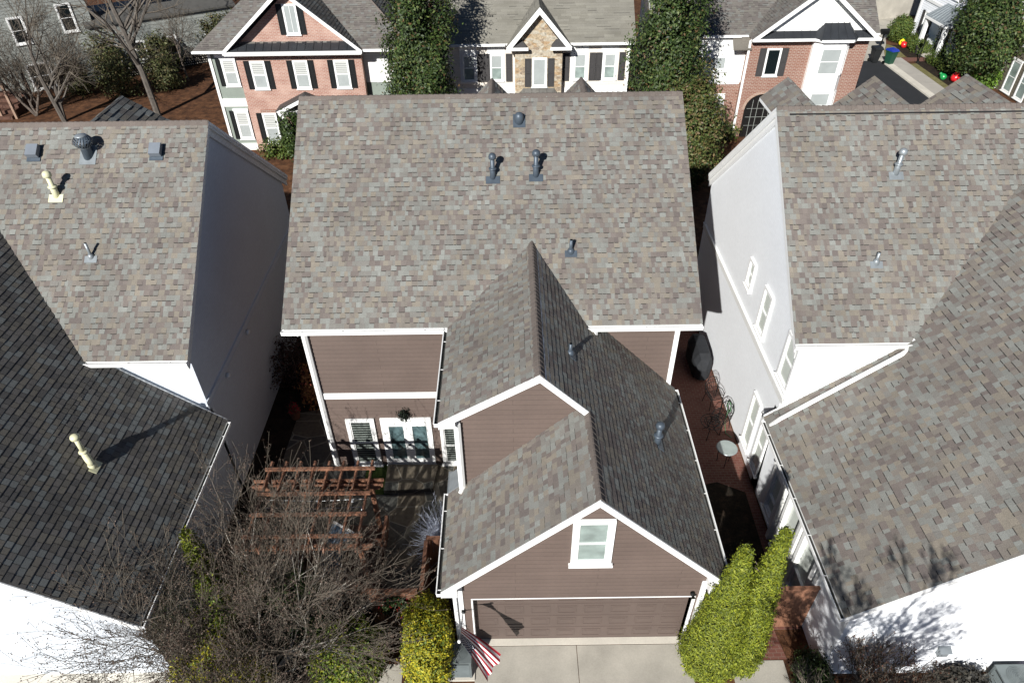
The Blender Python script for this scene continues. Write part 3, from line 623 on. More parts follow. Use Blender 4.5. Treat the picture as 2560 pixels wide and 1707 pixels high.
# ============================================================ RIGHT HOUSE
HR = thing('white_house', 'white house on the right with sunlit windowed side wall and tall french doors', 'house', (7.25, 0, 0))
YE, ZE, YR = 4.80, 5.64, 9.58; s1 = .88; ZR = ZE+s1*(YR-YE); x0, x1 = 7.13, 24
b = MB()
b.prism([(x0, YE, ZE-.1), (x0, YE, ZE), (x0, YR, ZR), (x0, 2*YR-YE, ZE), (x0, 2*YR-YE, ZE-.1), (x0, YR, ZR-.1)], (x1-x0, 0, 0), 1)
Ls = math.hypot(YR-YE, ZR-ZE)
shingles(b, (x0, YE, ZE), (1, 0, 0), (0, 1, s1), [(-.02, -.02), (12.5, -.02), (12.5, Ls), (-.02, Ls)], seed=81)
ridge_caps(b, (x0, YR, ZR-.01), (20, YR, ZR-.01), (0, -1, -s1), (0, 1, -s1), 14)
b.build('main_roof', [SH, WHITE], HR)
b = MB(); b.obox((7.45, YR-.19, ZR-.165), (12.5, 0, 0), (0, .03, .026), (0, -.012, .02)); b.build('ridge_vent', mat('ridge vent slot', (.02, .02, .02), .8, None), HR)
xe, ze = 6.90, 3.05; s2 = .83; xr = 13.3; zr = ze+s2*(xr-xe); YF = -1.05
b = MB()
b.prism([(xe, YF, ze-.1), (xe, YF, ze), (xr, YF, zr), (2*xr-xe, YF, ze), (2*xr-xe, YF, ze-.1), (xr, YF, zr-.1)], (0, 5.9, 0), 1)
b.prism([(xe+3.2, 4.85, ze+s2*3.2-.1), (xe+3.2, 4.85, ze+s2*3.2), (xr, 4.85, zr), (xr+3, 4.85, zr-3*s2), (xr+3, 4.85, zr-3*s2-.1)], (0, 3.2, 0), 1)
Lw = math.hypot(xr-xe, zr-ze); k2 = math.hypot(1, s2)
shingles(b, (xe, 0, ze), (0, -1, 0), (1, 0, s2), [(-4.78, -.02), (-YF+.02, -.02), (-YF+.02, 3.2*k2), (-4.78, 3.2*k2)], seed=91, wr=(.08, .21), e=.145)
shingles(b, (xe, 0, ze), (0, -1, 0), (1, 0, s2), [(-5.0, 3.2*k2), (-YF+.02, 3.2*k2), (-YF+.02, Lw), (-8.2, Lw)], seed=92, wr=(.08, .21), e=.145)
shingles(b, (2*xr-xe, 0, ze), (0, 1, 0), (-1, 0, s2), [(YF, 5.5), (8, 5.5), (8, Lw), (YF, Lw)], seed=93, wr=(.14, .3), e=.15)
ridge_caps(b, (xr, YF, zr-.01), (xr, 7.6, zr-.01), (-1, 0, -s2), (1, 0, -s2), 15)
b.build('wing_roof', [SH, WHITE], HR)
b = MB(); b.obox((xr-.2, YF+.2, zr-.14), (0, 7.6, 0), (.03, 0, .025), (-.02, 0, .05)); b.build('ridge_vent', MATS['ridge vent slot'], HR)
b = MB()
b.prism([(7.25, 4.63, 0), (7.25, 4.98, ZE+s1*.2-.12) , (7.25, YR, ZR-.12), (7.25, 2*YR-4.98, ZE+s1*.2-.12), (7.25, 2*YR-4.98, 0)], (16, 0, 0))
b.prism([(7.25, -.82, 0), (7.25, -.82, ze+s2*.35-.12), (xr, -.82, zr-.12), (2*xr-7.25, -.82, ze+s2*.35-.12), (2*xr-7.25, -.82, 0)], (0, 5.9, 0))
b.build('wall', WHW, HR)
b = MB(); b.box(7.20, 4.66, 3.60, 7.25, 14.1, 3.80); b.box(7.18, 4.66, 3.78, 7.25, 14.1, 3.82); b.build('band_course', WHS, HR)
b = MB()
for off, w_, d in ((7.20, .42, .05), (7.15, .2, .06)):
    b.prism([(off, YE, ZE-.08), (off, YR, ZR-.08), (off, 2*YR-YE, ZE-.08), (off, 2*YR-YE, ZE-.08-w_), (off, YR, ZR-.08-w_), (off, YE, ZE-.08-w_)], (d, 0, 0))
b.build('rake_board', WHITE, HR)
b = MB(); b.prism([(xe, YF-.01, ze), (xr, YF-.01, zr), (xr, YF-.01, zr-.17), (xe, YF-.01, ze-.17)], (0, -.035, 0)); b.build('rake_board', WHITE, HR)
gutter(HR, (x0-.02, YE-.01, ZE-.02), (10.4, YE-.01, ZE-.02), (0, -1, 0)); gutter(HR, (xe, 4.65, ze-.02), (xe, YF-.03, ze-.02), (-1, 0, 0))
Dq = lambda x: ze+s2*(x-xe)
b = MB(); b.tube([(9.9, 4.72, 5.55), (9.9, 4.62, 5.5), (9.72, 4.52, Dq(9.72)+.08), (7.15, 4.42, Dq(7.15)+.07), (6.95, 4.42, ze+.02)], .055, 4); b.build('downspout', WHITE, HR)
for y, z, w_, h_ in ((9.05, 4.58, .52, .92), (7.55, 4.08, .70, 1.44), (5.45, 4.06, .80, 1.50), (6.40, .5, .66, 2.0), (5.45, .5, .66, 2.0)):
    window(HR, (7.246, y, z), (0, -1, 0), w_, h_, GLASSB, GLASSB, casing=.09, rail=.5, deep=.06)
def fdoor(y, w_, z0=.1, h_=2.3):
    f = window(HR, (7.246, y, z0), (0, -1, 0), w_, h_, GLASSB, GLASSB, casing=.12, rail=.35, deep=.12, header=.06, name='french_door')
fdoor(3.85, .75, .45, 1.7); fdoor(2.75, .95); fdoor(1.62, .95)
b = MB()
for y in (2.95, 1.72, .42):
    b.box(7.10, y, 0, 7.25, y+.13, 2.75)
b.box(7.08, .40, 2.62, 7.25, 3.2, 2.8); b.build('pilaster', WHS, HR)
vent(HR, (10.09, 8.15, ZE+s1*(8.15-YE)), (0, -s1, 1), h=.6, r=.07, m=METAL2); vent(HR, (9.34, 6.35, ZE+s1*(6.35-YE)), (0, -s1, 1), h=.3, r=.045, m=METAL2, style='pipe')
b = MB(); b.box(9.66, -.93, 1.0, 9.88, -.82, 1.22); b.prism([(9.63, -.98, 1.22), (9.63, -.82, 1.30), (9.63, -.82, 1.22)], (.28, 0, 0)); b.build('wall_vent', METAL2, HR)
b = MB(); b.lathe((7.25, 5.5, 2.4), [(.08, 0), (.09, .05), (.02, .1)], 10, axis=(-1, 0, 0)); b.build('wall_vent', WHS, HR)
for ax, hw, zt in ((9.09, 1.0, 9.07), (11.9, 1.4, 9.07), (14.89, 2.1, 9.09)):
    b = MB(); k = .85; W = hw+1.5; y0, y1 = 11.0, 14.2; WL = .78 if ax < 10 else W
    b.prism([(ax-WL, y1, zt-WL*k), (ax, y1, zt), (ax+W, y1, zt-W*k), (ax+W, y1, zt-W*k-.1), (ax, y1, zt-.12), (ax-WL, y1, zt-WL*k-.1)], (0, y0-y1, 0), 1)
    L = math.hypot(W, W*k); LL = math.hypot(WL, WL*k)
    shingles(b, (ax-WL, y1, zt-WL*k), (0, -1, 0), (1, 0, k), [(0, 0), (y1-y0, 0), (y1-y0, LL), (0, LL)], seed=101, wr=(.14, .26), e=.16)
    shingles(b, (ax+W, y0, zt-W*k), (0, 1, 0), (-1, 0, k), [(0, 0), (y1-y0, 0), (y1-y0, L), (0, L)], seed=102, wr=(.16, .3), e=.17)
    b.build('dormer', [SH, WHITE], HR)
# ============================================================ BACK ROW
def slope_rect(b, O, U, Vd, w_, L, seed, pal=PAL_G, e=.13, wr=(.1, .3), poly=None, th=(.006, .016), band=.5, gap=0):
    shingles(b, O, U, Vd, poly or [(0, 0), (w_, 0), (w_, L), (0, L)], pal=pal, e=e, wr=wr, seed=seed, th=th, band=band, gap=gap)
def pent(b, x0, x1, y0, y1, z0, z1, n):
    "sloping standing seam strip"
    b.prism([(x0, y0, z0), (x1, y0, z0), (x1-.1, y1, z1), (x0+.1, y1, z1)], (0, 0, -.06))
    for k in range(n+1):
        x = x0+(x1-x0)*k/n; xx = min(max(x, x0+.1), x1-.1); b.obox((x-.012, y0, z0), (xx-x, y1-y0, z1-z0), (.024, 0, 0), (0, -.005, .03))
# --- brick house, left of the row
B = thing('brick_house', 'salmon brick house with black shutters and a big front gable, left in the row behind', 'house', (-11.3, 29.65, 0), 'houses across the back')
Y = 29.65; s = .80
b = MB(); e0, yE, L3 = 5.72, 29.25, 5.5
# main hipped roof
b.prism([(-16.6, yE, e0), (-5.0, yE, e0), (-5.0-0, yE+11, e0), (-16.6, yE+11, e0)], (0, 0, -.12), 1)
lh = 5.5*math.hypot(1, s)
slope_rect(b, (-16.6, yE, e0), (1, 0, 0), (0, 1, s), 0, 0, 201, poly=[(0, 0), (11.6, 0), (11.6-5.5, lh), (5.5, lh)])
slope_rect(b, (-5.0, yE, e0), (0, 1, 0), (-1, 0, s), 0, 0, 202, poly=[(0, 0), (11, 0), (5.5, lh)], pal=PAL_D, e=.16, band=0, th=(.012, .018), gap=.01)  # shade of this slope is put into its colour by the dark mix
slope_rect(b, (-16.6, yE+11, e0), (0, -1, 0), (1, 0, s), 0, 0, 203, poly=[(0, 0), (11, 0), (5.5, lh)])
# cross gable
gx, hw, zt = -11.3, 3.65, 8.72; k = (zt-e0)/hw; Lg = math.hypot(hw, zt-e0)
b.prism([(gx-hw, 29.05, e0-.0), (gx, 29.05, zt), (gx+hw, 29.05, e0), (gx+hw-.1, 29.05, e0-.1), (gx, 29.05, zt-.12), (gx-hw+.1, 29.05, e0-.1)], (0, 5, 0), 1)
slope_rect(b, (gx-hw, 34, e0), (0, -1, 0), (1, 0, k), 4.97, Lg, 204); slope_rect(b, (gx+hw, 29.03, e0), (0, 1, 0), (-1, 0, k), 4.97, Lg, 205, pal=PAL_D, e=.16, band=0, th=(.012, .018), gap=.01)  # right slope has its shade painted in with darker shingles
ridge_caps(b, (gx, 29.05, zt), (gx, 33.0, zt), (-1, 0, -k), (1, 0, -k), 16); ridge_caps(b, (-5.0, yE, e0+.02), (-10.5, yE+5.5, e0+4.42), (-1, 0, 0), (0, 1, 0), 16, w=.08)
b.build('roof', [SH, WHITE], B)
b = MB(); b.box(-14.55, Y, 0, -7.85, Y+.4, 5.7); b.prism([(-14.5, Y, 5.7), (gx, Y, 8.35), (-8.1, Y, 5.7)], (0, .4, 0)); b.build('wall', BR1, B)
b = MB(); b.box(-16.05, Y+.25, 0, -14.5, Y+9, 5.65); b.box(-7.9, Y+.55, 0, -5.3, Y+9, 5.65); b.box(-14.5, Y+.4, 0, -7.9, Y+9, 5.65); w2 = b.build('wall', GREEN, B); w2['label'] = 'sage and cream clapboard wall'
for q in ((-16.10, Y+.18, 0, -15.95, Y+.25, 5.65), (-15.95, Y+.2, 2.55, -14.56, Y+.25, 3.0), (-15.95, Y+.2, 0, -14.56, Y+.25, .4), (-15.75, Y+.19, 5.2, -14.65, Y+.25, 5.5), (-7.85, Y+.5, 3.7, -5.3, Y+.55, 5.6)):
    b = MB(); b.box(*q); b.build('panel', WHS, B)
b = MB(); 
b.prism([(gx-hw-.02, 29.04, e0), (gx, 29.04, zt+.02), (gx+hw+.02, 29.04, e0), (gx+hw-.16, 29.04, e0-.05), (gx, 29.04, zt-.2), (gx-hw+.16, 29.04, e0-.05)], (0, -.04, 0))
b.box(-14.95, 29.0, 5.56, -7.65, 29.08, 5.70); b.box(-14.9, 29.05, 5.5, -7.7, Y, 5.56); b.build('rake_board', WHITE, B)
b = MB(); pent(b, -14.6, -8.0, 29.08, 29.62, 5.72, 6.02, 15); b.build('pent_roof', ROOFM, B)
gutter(B, (-16.6, yE-.01, e0), (-14.9, yE-.01, e0), (0, -1, 0), brackets=False); gutter(B, (-7.6, yE-.01, e0), (-5.0, yE-.01, e0), (0, -1, 0), brackets=False)
for x in (-13.87, -11.57, -9.38): win_sh(B, (x, Y-.002, 3.58), (1, 0, 0), .80, 1.50, up_m=BLINDW, lo_m=GLASSW, casing=.06)
win_sh(B, (-11.53, Y-.002, 6.38), (1, 0, 0), .72, 1.48, up_m=GLASSW, lo_m=GLASSW, mull=1, rail=0, casing=.06)
win_sh(B, (-13.87, Y-.002, .50), (1, 0, 0), .80, 1.75, up_m=BLINDW, lo_m=GLASSW, casing=.06)
win_sh(B, (-15.5, Y+.248, 3.68), (1, 0, 0), .80, 1.45, sw=.25, up_m=BLINDW, lo_m=GLASSW, header=.12); win_sh(B, (-15.5, Y+.248, .66), (1, 0, 0), .80, 1.65, sw=.25, up_m=BLINDW, lo_m=GLASSW, header=.12)
win_sh(B, (-7.2, Y+.548, 3.75), (1, 0, 0), .85, 1.6, up_m=BLINDW, lo_m=GLASSW)
b = MB()
for x, z in ((-13.87, 5.1), (-11.57, 5.1), (-9.38, 5.1), (-13.87, 2.27)): b.box(x-.02, Y-.02, z, x+.82, Y, z+.16)
b.build('brick_lintel', BR2, B)
b = MB(); pz = 3.42; px = -11.2
b.prism([(px-1.55, 28.7, 2.70), (px, 28.7, pz), (px+1.55, 28.7, 2.70), (px+1.55, 28.7, 2.62), (px, 28.7, pz-.09), (px-1.55, 28.7, 2.62)], (0, .95, 0))
po = b.build('porch_roof', SHUTG, B)
b = MB(); b.prism([(px-1.5, 28.68, 2.66), (px, 28.68, pz-.06), (px+1.5, 28.68, 2.66), (px+1.35, 28.68, 2.55), (px, 28.68, pz-.25), (px-1.35, 28.68, 2.55)], (0, -.04, 0)); b.box(px-1.45, 28.7, 2.4, px-.2, Y, 2.6)
b.box(px-1.3, 28.75, 0, px-1.1, 28.95, 2.5); b.box(px+1.1, 28.75, 0, px+1.3, 28.95, 2.5); b.build('column', WHITE, po)
# --- stone gabled house
B = thing('stone_house', 'cream sided house with narrow tan stone gable and olive roof, between two magnolias', 'house', (1.7, 29.65, 0), 'houses across the back')
e0 = 5.88; yE = 29.3; s = .78; b = MB(); X0_, X1_ = -4.0, 6.72
b.prism([(X0_, yE, e0-.1), (X0_, yE, e0), (X0_, yE+6, e0+6*s), (X0_, yE+12, e0), (X0_, yE+12, e0-.1), (X0_, yE+6, e0+6*s-.1)], (X1_-X0_, 0, 0), 1)
slope_rect(b, (X0_, yE, e0), (1, 0, 0), (0, 1, s), X1_-X0_, 6*math.hypot(1, s), 211, pal=PAL_F, e=.16, wr=(.3, .9), th=(.003, .008), band=.25)
gx, hw, zt = 1.62, 1.68, 7.72; k = (zt-5.82)/hw; Lg = math.hypot(hw, zt-5.82)
b.prism([(gx-hw, 28.8, 5.82), (gx, 28.8, zt), (gx+hw, 28.8, 5.82), (gx+hw-.1, 28.8, 5.72), (gx, 28.8, zt-.13), (gx-hw+.1, 28.8, 5.72)], (0, 3.2, 0), 1)
slope_rect(b, (gx-hw, 31.6, 5.82), (0, -1, 0), (1, 0, k), 2.83, Lg, 212, pal=PAL_F, e=.16, wr=(.3, .9), th=(.003, .008)); slope_rect(b, (gx+hw, 28.77, 5.82), (0, 1, 0), (-1, 0, k), 2.83, Lg, 213, pal=PAL_F, e=.16, wr=(.3, .9), th=(.003, .008))
b.build('roof', [SH, WHITE], B)
b = MB(); b.box(.36, 29.15, 0, 2.86, Y+.3, 5.8); b.prism([(.36, 29.15, 5.8), (gx, 29.15, 7.3), (2.86, 29.15, 5.8)], (0, .8, 0)); w2 = b.build('wall', STONE, B); w2['label'] = 'tan ledge stone gable wall'
b = MB(); b.box(-3.8, Y, 0, 6.5, Y+11, 5.8); b.build('wall', PINKS, B)
for q in [(x0_, Y-.03, 0, x1_, Y, 5.75) for x0_, x1_ in ((-3.8, -3.6), (6.35, 6.52))]+[(-3.6, Y-.03, 3.1, .36, Y, 3.45), (2.86, Y-.03, 3.1, 6.35, Y, 3.45)]+[(x, Y-.02, 3.72, x+.93, Y, 5.66) for x in (-2.6, -1.1, 3.36, 4.98)]:
    b = MB(); b.box(*q); b.build('panel', WHITE, B)
b = MB(); b.prism([(gx-hw-.03, 28.79, 5.82), (gx, 28.79, zt+.03), (gx+hw+.03, 28.79, 5.82), (gx+hw-.25, 28.79, 5.8), (gx, 28.79, zt-.3), (gx-hw+.25, 28.79, 5.8)], (0, -.06, 0))
b.box(-.08, 28.7, 5.68, 1.05, 28.82, 5.82); b.box(2.2, 28.7, 5.68, 3.3, 28.82, 5.82); b.box(-.05, 28.82, 5.66, .95, 29.15, 5.8); b.box(2.3, 28.82, 5.66, 3.28, 29.15, 5.8); b.build('rake_board', WHITE, B)
b = MB(); b.prism([(.0, 28.78, 5.83), (.98, 28.78, 5.83), (.72, 29.1, 6.12), (.3, 29.1, 6.12)], (0, .3, 0)); b.prism([(2.25, 28.78, 5.83), (3.22, 28.78, 5.83), (2.95, 29.1, 6.12), (2.5, 29.1, 6.12)], (0, .3, 0)); b.build('return_roof', SHUTG, B)
gutter(B, (-4, yE-.01, e0), (-.15, yE-.01, e0), (0, -1, 0), brackets=False); gutter(B, (3.4, yE-.01, e0), (X1_, yE-.01, e0), (0, -1, 0), brackets=False)
for x in (-2.47, -.98, 3.52, 5.12): window(B, (x, Y-.03, 3.86), (1, 0, 0), .70, 1.40, GLASSW, GLASSG, casing=.06)
for x, w_ in ((-1.67, .34), (-1.31, .34), (-.13, .34), (2.95, .34), (4.36, .33), (4.71, .33), (5.95, .34)): shutter(B, (x, Y-.022, 3.82), (1, 0, 0), w_, 1.46, SHUTG)
window(B, (1.26, 29.148, 3.68), (1, 0, 0), .80, 1.52, GLASSW, GLASSW, rail=0, casing=.07); shutter(B, (.88, 29.148, 3.68), (1, 0, 0), .35, 1.48, SHUTG); shutter(B, (2.10, 29.148, 3.68), (1, 0, 0), .35, 1.48, SHUTG)
b = MB(); b.prism([(.2, 28.3, 2.95), (3.0, 28.3, 2.95), (2.45, 29.14, 3.60), (.8, 29.14, 3.60)], (0, 0, -.05))
b.prism([(.2, 28.3, 2.95), (.8, 29.14, 3.60), (.2, 29.14, 2.95)], (0, 0, -.05)); b.prism([(3.0, 28.3, 2.95), (3.0, 29.14, 2.95), (2.45, 29.14, 3.60)], (0, 0, -.05))
for x in (.8, 1.21, 1.62, 2.03, 2.44): b.obox((x, 28.3, 2.95), (0, .84, .65), (.03, 0, 0), (0, -.02, .03))
b.build('bay_roof', mat('weathered zinc roof', (.22, .21, .19), .5, (3, .25), metal=.2), B)
b = MB(); b.box(.25, 28.4, 0, 2.95, 29.15, 2.9); b.build('bay', WHS, B)
# --- right brick and white house
B = thing('brick_house', 'red brick house with white gable, tall white bay and arched entry behind', 'house', (16.6, 30.8, 0), 'houses across the back')
Y = 30.8; e0 = 5.62; s = .78; b = MB(); yE = 31.2
b.prism([(8.6, yE, e0-.1), (8.6, yE, e0), (8.6, yE+6, e0+6*s), (8.6, yE+12, e0), (8.6, yE+12, e0-.1)], (11.8, 0, 0), 1)
slope_rect(b, (8.6, yE, e0), (1, 0, 0), (0, 1, s), 11.8, 6*math.hypot(1, s), 221, e=.13, wr=(.1, .3))
gx, hw, zt = 16.6, 3.42, 8.25; k = (zt-5.6)/hw; Lg = math.hypot(hw, zt-5.6)
b.prism([(gx-hw, 30.35, 5.6), (gx, 30.35, zt), (gx+hw, 30.35, 5.6), (gx+hw-.1, 30.35, 5.5), (gx, 30.35, zt-.12), (gx-hw+.1, 30.35, 5.5)], (0, 5, 0), 1)
slope_rect(b, (gx-hw, 35, 5.6), (0, -1, 0), (1, 0, k), 4.67, Lg, 222, e=.13, wr=(.1, .3)); slope_rect(b, (gx+hw, 30.33, 5.6), (0, 1, 0), (-1, 0, k), 4.67, Lg, 223, e=.13, wr=(.1, .3))
b.prism([(12.35, 30.7, 5.02), (13.35, 30.7, 5.02), (13.35, 31.25, 5.5), (12.35, 31.25, 5.5)], (0, 0, -.06), 0, (.22, .2, .17))
b.build('roof', [SH, WHITE], B)
b = MB(); b.box(13.28, Y, 0, 19.72, Y+.6, 5.55); b.box(9.0, Y+.6, 0, 13.28, Y+1.0, 2.98); b.build('wall', BR2, B)
b = MB(); b.box(9.0, Y+.6, 2.98, 13.28, Y+1.0, 5.6); b.box(13.28, Y+.6, 0, 19.72, Y+11, 5.55); b.prism([(13.4, Y-.02, 5.6), (gx, Y-.02, 8.08), (19.75, Y-.02, 5.6)], (0, .4, 0)); b.box(9, Y+1, 0, 13.28, Y+11, 5.6)
lap(b, (0, Y-.02, 0), (1, 0, 0), (0, 0, 1), [(13.6, 5.7), (19.6, 5.7), (gx, 8.0)], e=.12); lap(b, (0, Y+.6, 0), (1, 0, 0), (0, 0, 1), [(9.0, 3.0), (13.28, 3.0), (13.28, 5.5), (9.0, 5.5)], e=.12)
w2 = b.build('wall', WHS, B); w2['label'] = 'white clapboard wall and gable'
b = MB(); b.prism([(gx-hw-.03, 30.34, 5.6), (gx, 30.34, zt+.03), (gx+hw+.03, 30.34, 5.6), (gx+hw-.22, 30.34, 5.56), (gx, 30.34, zt-.22), (gx-hw+.22, 30.34, 5.56)], (0, -.05, 0))
b.prism([(gx-hw-.03, 30.28, 5.6), (gx-hw+.03, 30.28, 5.5), (16.55, 30.28, 5.5), (16.9, 29.95, 5.5), (18.5, 29.95, 5.5), (18.8, 30.28, 5.5), (20.1, 30.28, 5.5), (20.1, 30.4, 5.5), (13.2, 30.4, 5.5)][2:] + [(13.2, 30.28, 5.5)], (0, 0, .12))
b.box(13.2, 30.4, 5.46, 20.0, Y, 5.52); b.build('rake_board', WHITE, B)
b = MB(); pent(b, 13.5, 16.8, 30.42, 30.78, 5.64, 5.92, 7); pent(b, 18.6, 19.75, 30.42, 30.78, 5.64, 5.92, 2)
b.prism([(16.75, 30.05, 5.62), (18.65, 30.05, 5.62), (18.3, 30.78, 6.32), (17.05, 30.78, 6.32)], (0, 0, -.06)); b.prism([(16.5, 30.5, 5.62), (16.75, 30.05, 5.62), (17.05, 30.78, 6.32), (16.7, 30.78, 5.95)], (0, .02, -.05)); b.prism([(18.65, 30.05, 5.62), (18.95, 30.5, 5.62), (18.7, 30.78, 5.95), (18.3, 30.78, 6.32)], (0, .02, -.05))
for x in (16.75, 17.22, 17.7, 18.18, 18.62): b.obox((x, 30.05, 5.63), ((17.68-x)*.33, .73, .7), (.025, 0, 0), (0, -.01, .03))
b.build('bay_roof', ROOFM, B)
b = MB(); b.prism([(16.62, Y, 0), (16.62, 30.55, 0), (16.9, 30.2, 0), (18.25, 30.2, 0), (18.55, 30.55, 0), (18.55, Y, 0)], (0, 0, 5.5)); bay = b.build('bay', WHITE, B)
for (ox, oy), u_, w_ in (((16.93, 30.197), (1, 0, 0), 1.28), ((18.27, 30.2), (.30, .35, 0), .4)):
    for z in (1.3, 3.7): window(bay, (ox+.02, oy, z), u_, w_-.06, 1.5, GLASSW, GLASSW, casing=.08, sill=False, deep=.03)
win_sh(B, (14.23, Y-.002, 3.53), (1, 0, 0), .82, 1.5, sw=.36, sm=SHUTG, up_m=GLASSD, lo_m=GLASSD, rail=0, casing=.07)
window(B, (11.05, Y+.57, 3.65), (1, 0, 0), 1.3, 1.5, WHS, GLASSW, casing=.12, mull=1); window(B, (11.45, Y+.598, .52), (1, 0, 0), 1.1, 1.85, BLINDW, GLASSW, casing=.08)
b = MB(); b.box(9.0, Y+.56, 2.9, 13.2, Y+.6, 3.16); b.box(13.16, Y-.05, 0, 13.27, Y+.04, 5.45); b.build('band_board', WHITE, B)
b = MB(); n = 14; cx, zc, ra = 14.55, 1.65, .92
arc = [(cx+ra*math.cos(math.pi*i/n), zc+ra*.95*math.sin(math.pi*i/n)) for i in range(n+1)]
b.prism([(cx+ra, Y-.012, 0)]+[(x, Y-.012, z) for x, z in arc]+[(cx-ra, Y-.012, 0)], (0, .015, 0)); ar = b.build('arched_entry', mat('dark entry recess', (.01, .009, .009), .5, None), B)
b = MB()
for i in range(n):
    (xa, za), (xb, zb) = arc[i], arc[i+1]; o = 1.16
    b.prism([(xa, Y-.03, za), (xb, Y-.03, zb), (cx+(xb-cx)*o, Y-.03, zc+(zb-zc)*o), (cx+(xa-cx)*o, Y-.03, zc+(za-zc)*o)], (0, .03, 0))
b.build('brick_arch', brick_mat('arch brick', (.42, .2, .12), (.5, .3, .2), (.55, .45, .38)), ar)
b = MB()
for x in (-.5, -.2, .2, .5): b.tube([(cx+x, Y-.05, 0), (cx+x, Y-.05, 2.2)], .015, 4)
for z in (.7, 1.2, 1.7): b.tube([(cx-.8, Y-.05, z), (cx+.8, Y-.05, z)], .012, 4)
b.build('iron_gate', GREYS, ar)
b = MB(); vx, vz = 16.6, 6.62
b.box(vx-.24, Y-.07, vz, vx+.24, Y-.02, vz+.6); b.prism([(vx+.24*math.cos(math.pi*i/8), Y-.07, vz+.6+.24*math.sin(math.pi*i/8)) for i in range(9)], (0, .05, 0))
for i in range(7): b.obox((vx-.17, Y-.085, vz+.06+i*.09), (.34, 0, 0), (0, .015, .02), (0, 0, .05))
b.build('gable_vent', WHITE, B)
window(B, (14.25, Y-.002, 5.0), (1, 0, 0), .01, .01, GLASSD) if False else None
gutter(B, (9.0, yE-.01, e0), (12.8, yE-.01, e0), (0, -1, 0), brackets=False)

# ============================================================ FAR RIGHT STREET
struct(sheet('street', [(20.5, 22), (27.7, 22), (27.7, 44.3), (20.5, 44.3)], .006, ASPH))
b = MB(); b.box(27.7, 22, -.02, 28.25, 44.2, .10); struct(b.build('kerb', CONCL))
b = MB()
for k in range(12): b.box(28.3, 22+k*1.9, -.02, 29.5, 22+k*1.9+1.885, .06)
struct(b.build('sidewalk', mat('sidewalk concrete', (.56, .52, .46), .85, (1, .1), (20, .06))))
sheet('lawn', [(29.5, 22), (30.1, 22), (30.1, 43.5), (29.5, 43.5)], .012, DRYG)
sheet('garden_bed', [(30.1, 22), (32.4, 22), (32.4, 48), (30.1, 48)], .008, SOIL)
sheet('brick_path', [(28.3, 44.0), (32.3, 44.0), (32.3, 44.9), (28.3, 44.9)], .016, BRP)
sheet('driveway', [(20, 44.3), (28.3, 44.3), (29.0, 46.2), (30.6, 50), (33.5, 52), (34, 56), (20, 56)], .006, CONC)
sheet('lawn', [(28.4, 45.0), (30.0, 45.0), (30.3, 47.6), (29.9, 48.3), (29.0, 46.6)], .012, DRYG)
b = MB(); b.obox((24, 52.6, 0), (14, 4.6, 0), (-.1, .3, 0), (0, 0, 1.6)); tag(b.build('retaining_wall', CONC), 'weathered grey concrete retaining wall below a leaf covered bank', 'wall')
struct(sheet('bank', [(24, 53.2), (38, 57.8), (60, 90), (10, 90)], 1.55, ramp_mat('orange leaf litter', [(.3, (.16, .07, .03)), (.5, (.30, .14, .07)), (.7, (.42, .22, .12))], 2, fine=20)))
W = thing('white_house', 'white house facing the side street with a metal-roofed entry porch', 'house', (33, 45, 0))
b = MB(); b.box(32.4, 38.9, 0, 42, 49.8, 7.5)
lap(b, (32.4, 0, 0), (0, -1, 0), (0, 0, 1), [(-49.8, 0), (-38.9, 0), (-38.9, 7.4), (-49.8, 7.4)], e=.15); b.build('wall', WHW, W)
b = MB(); b.box(32.32, 38.9, 3.0, 32.4, 49.8, 3.2); b.box(32.34, 49.6, 0, 32.42, 49.82, 7.5); b.build('band_board', WHITE, W)
b = MB(); b.prism([(32.0, 38.4, 7.5), (32.0, 50.2, 7.5), (37.2, 50.2, 10.5), (37.2, 38.4, 10.5)], (0, 0, -.15)); b.build('roof', mat('far dark roof', (.12, .115, .105), .9), W)
for y in (48.6,): window(W, (32.37, y, .5), (0, -1, 0), .85, 1.85, GLASSW, GLASSW); shutter(W, (32.37, y+.4, .5), (0, -1, 0), .35, 1.85, SHUTG); shutter(W, (32.37, y-.9, .5), (0, -1, 0), .35, 1.85, SHUTG)
for y in (48.0, 45.8, 43.4, 41.6): window(W, (32.37, y, 3.9), (0, -1, 0), .9, 1.7, GLASSW, GLASSW); shutter(W, (32.37, y+.4, 3.9), (0, -1, 0), .35, 1.7, mat('pale grey shutter', (.35, .35, .36), .6)); shutter(W, (32.37, y-.95, 3.9), (0, -1, 0), .35, 1.7, MATS['pale grey shutter'])
window(W, (32.37, 42.6, .5), (0, -1, 0), .9, 1.9, GLASSW, GLASSW)
b = MB(); b.prism([(31.3, 46.6, 2.6), (31.3, 43.6, 2.6), (32.4, 44.1, 3.5), (32.4, 46.1, 3.5)], (0, 0, -.05)); b.prism([(31.3, 43.6, 2.6), (32.4, 43.6, 2.6), (32.4, 44.1, 3.5)], (0, 0, -.05)); b.prism([(31.3, 46.6, 2.6), (32.4, 46.1, 3.5), (32.4, 46.6, 2.6)], (0, 0, -.05))
for k in range(8): y = 43.75+k*.38; b.obox((31.3, y, 2.61), (1.1, (45.1-y)*.3, .88), (0, .03, 0), (-.02, 0, .03))
pr = b.build('porch_roof', METAL2, W)
b = MB(); b.box(31.25, 43.5, 2.4, 32.4, 46.7, 2.56)
for y in (43.6, 46.35): b.box(31.35, y, 0, 31.6, y+.25, 2.42)
b.build('column', WHITE, pr)
b = MB(); b.box(32.33, 44.5, .1, 32.4, 45.6, 2.2); b.build('front_door', BLACKM, W)
b = MB(); b.box(31.3, 43.5, 0, 32.4, 46.6, .15); b.build('porch_floor', CONCL, W)
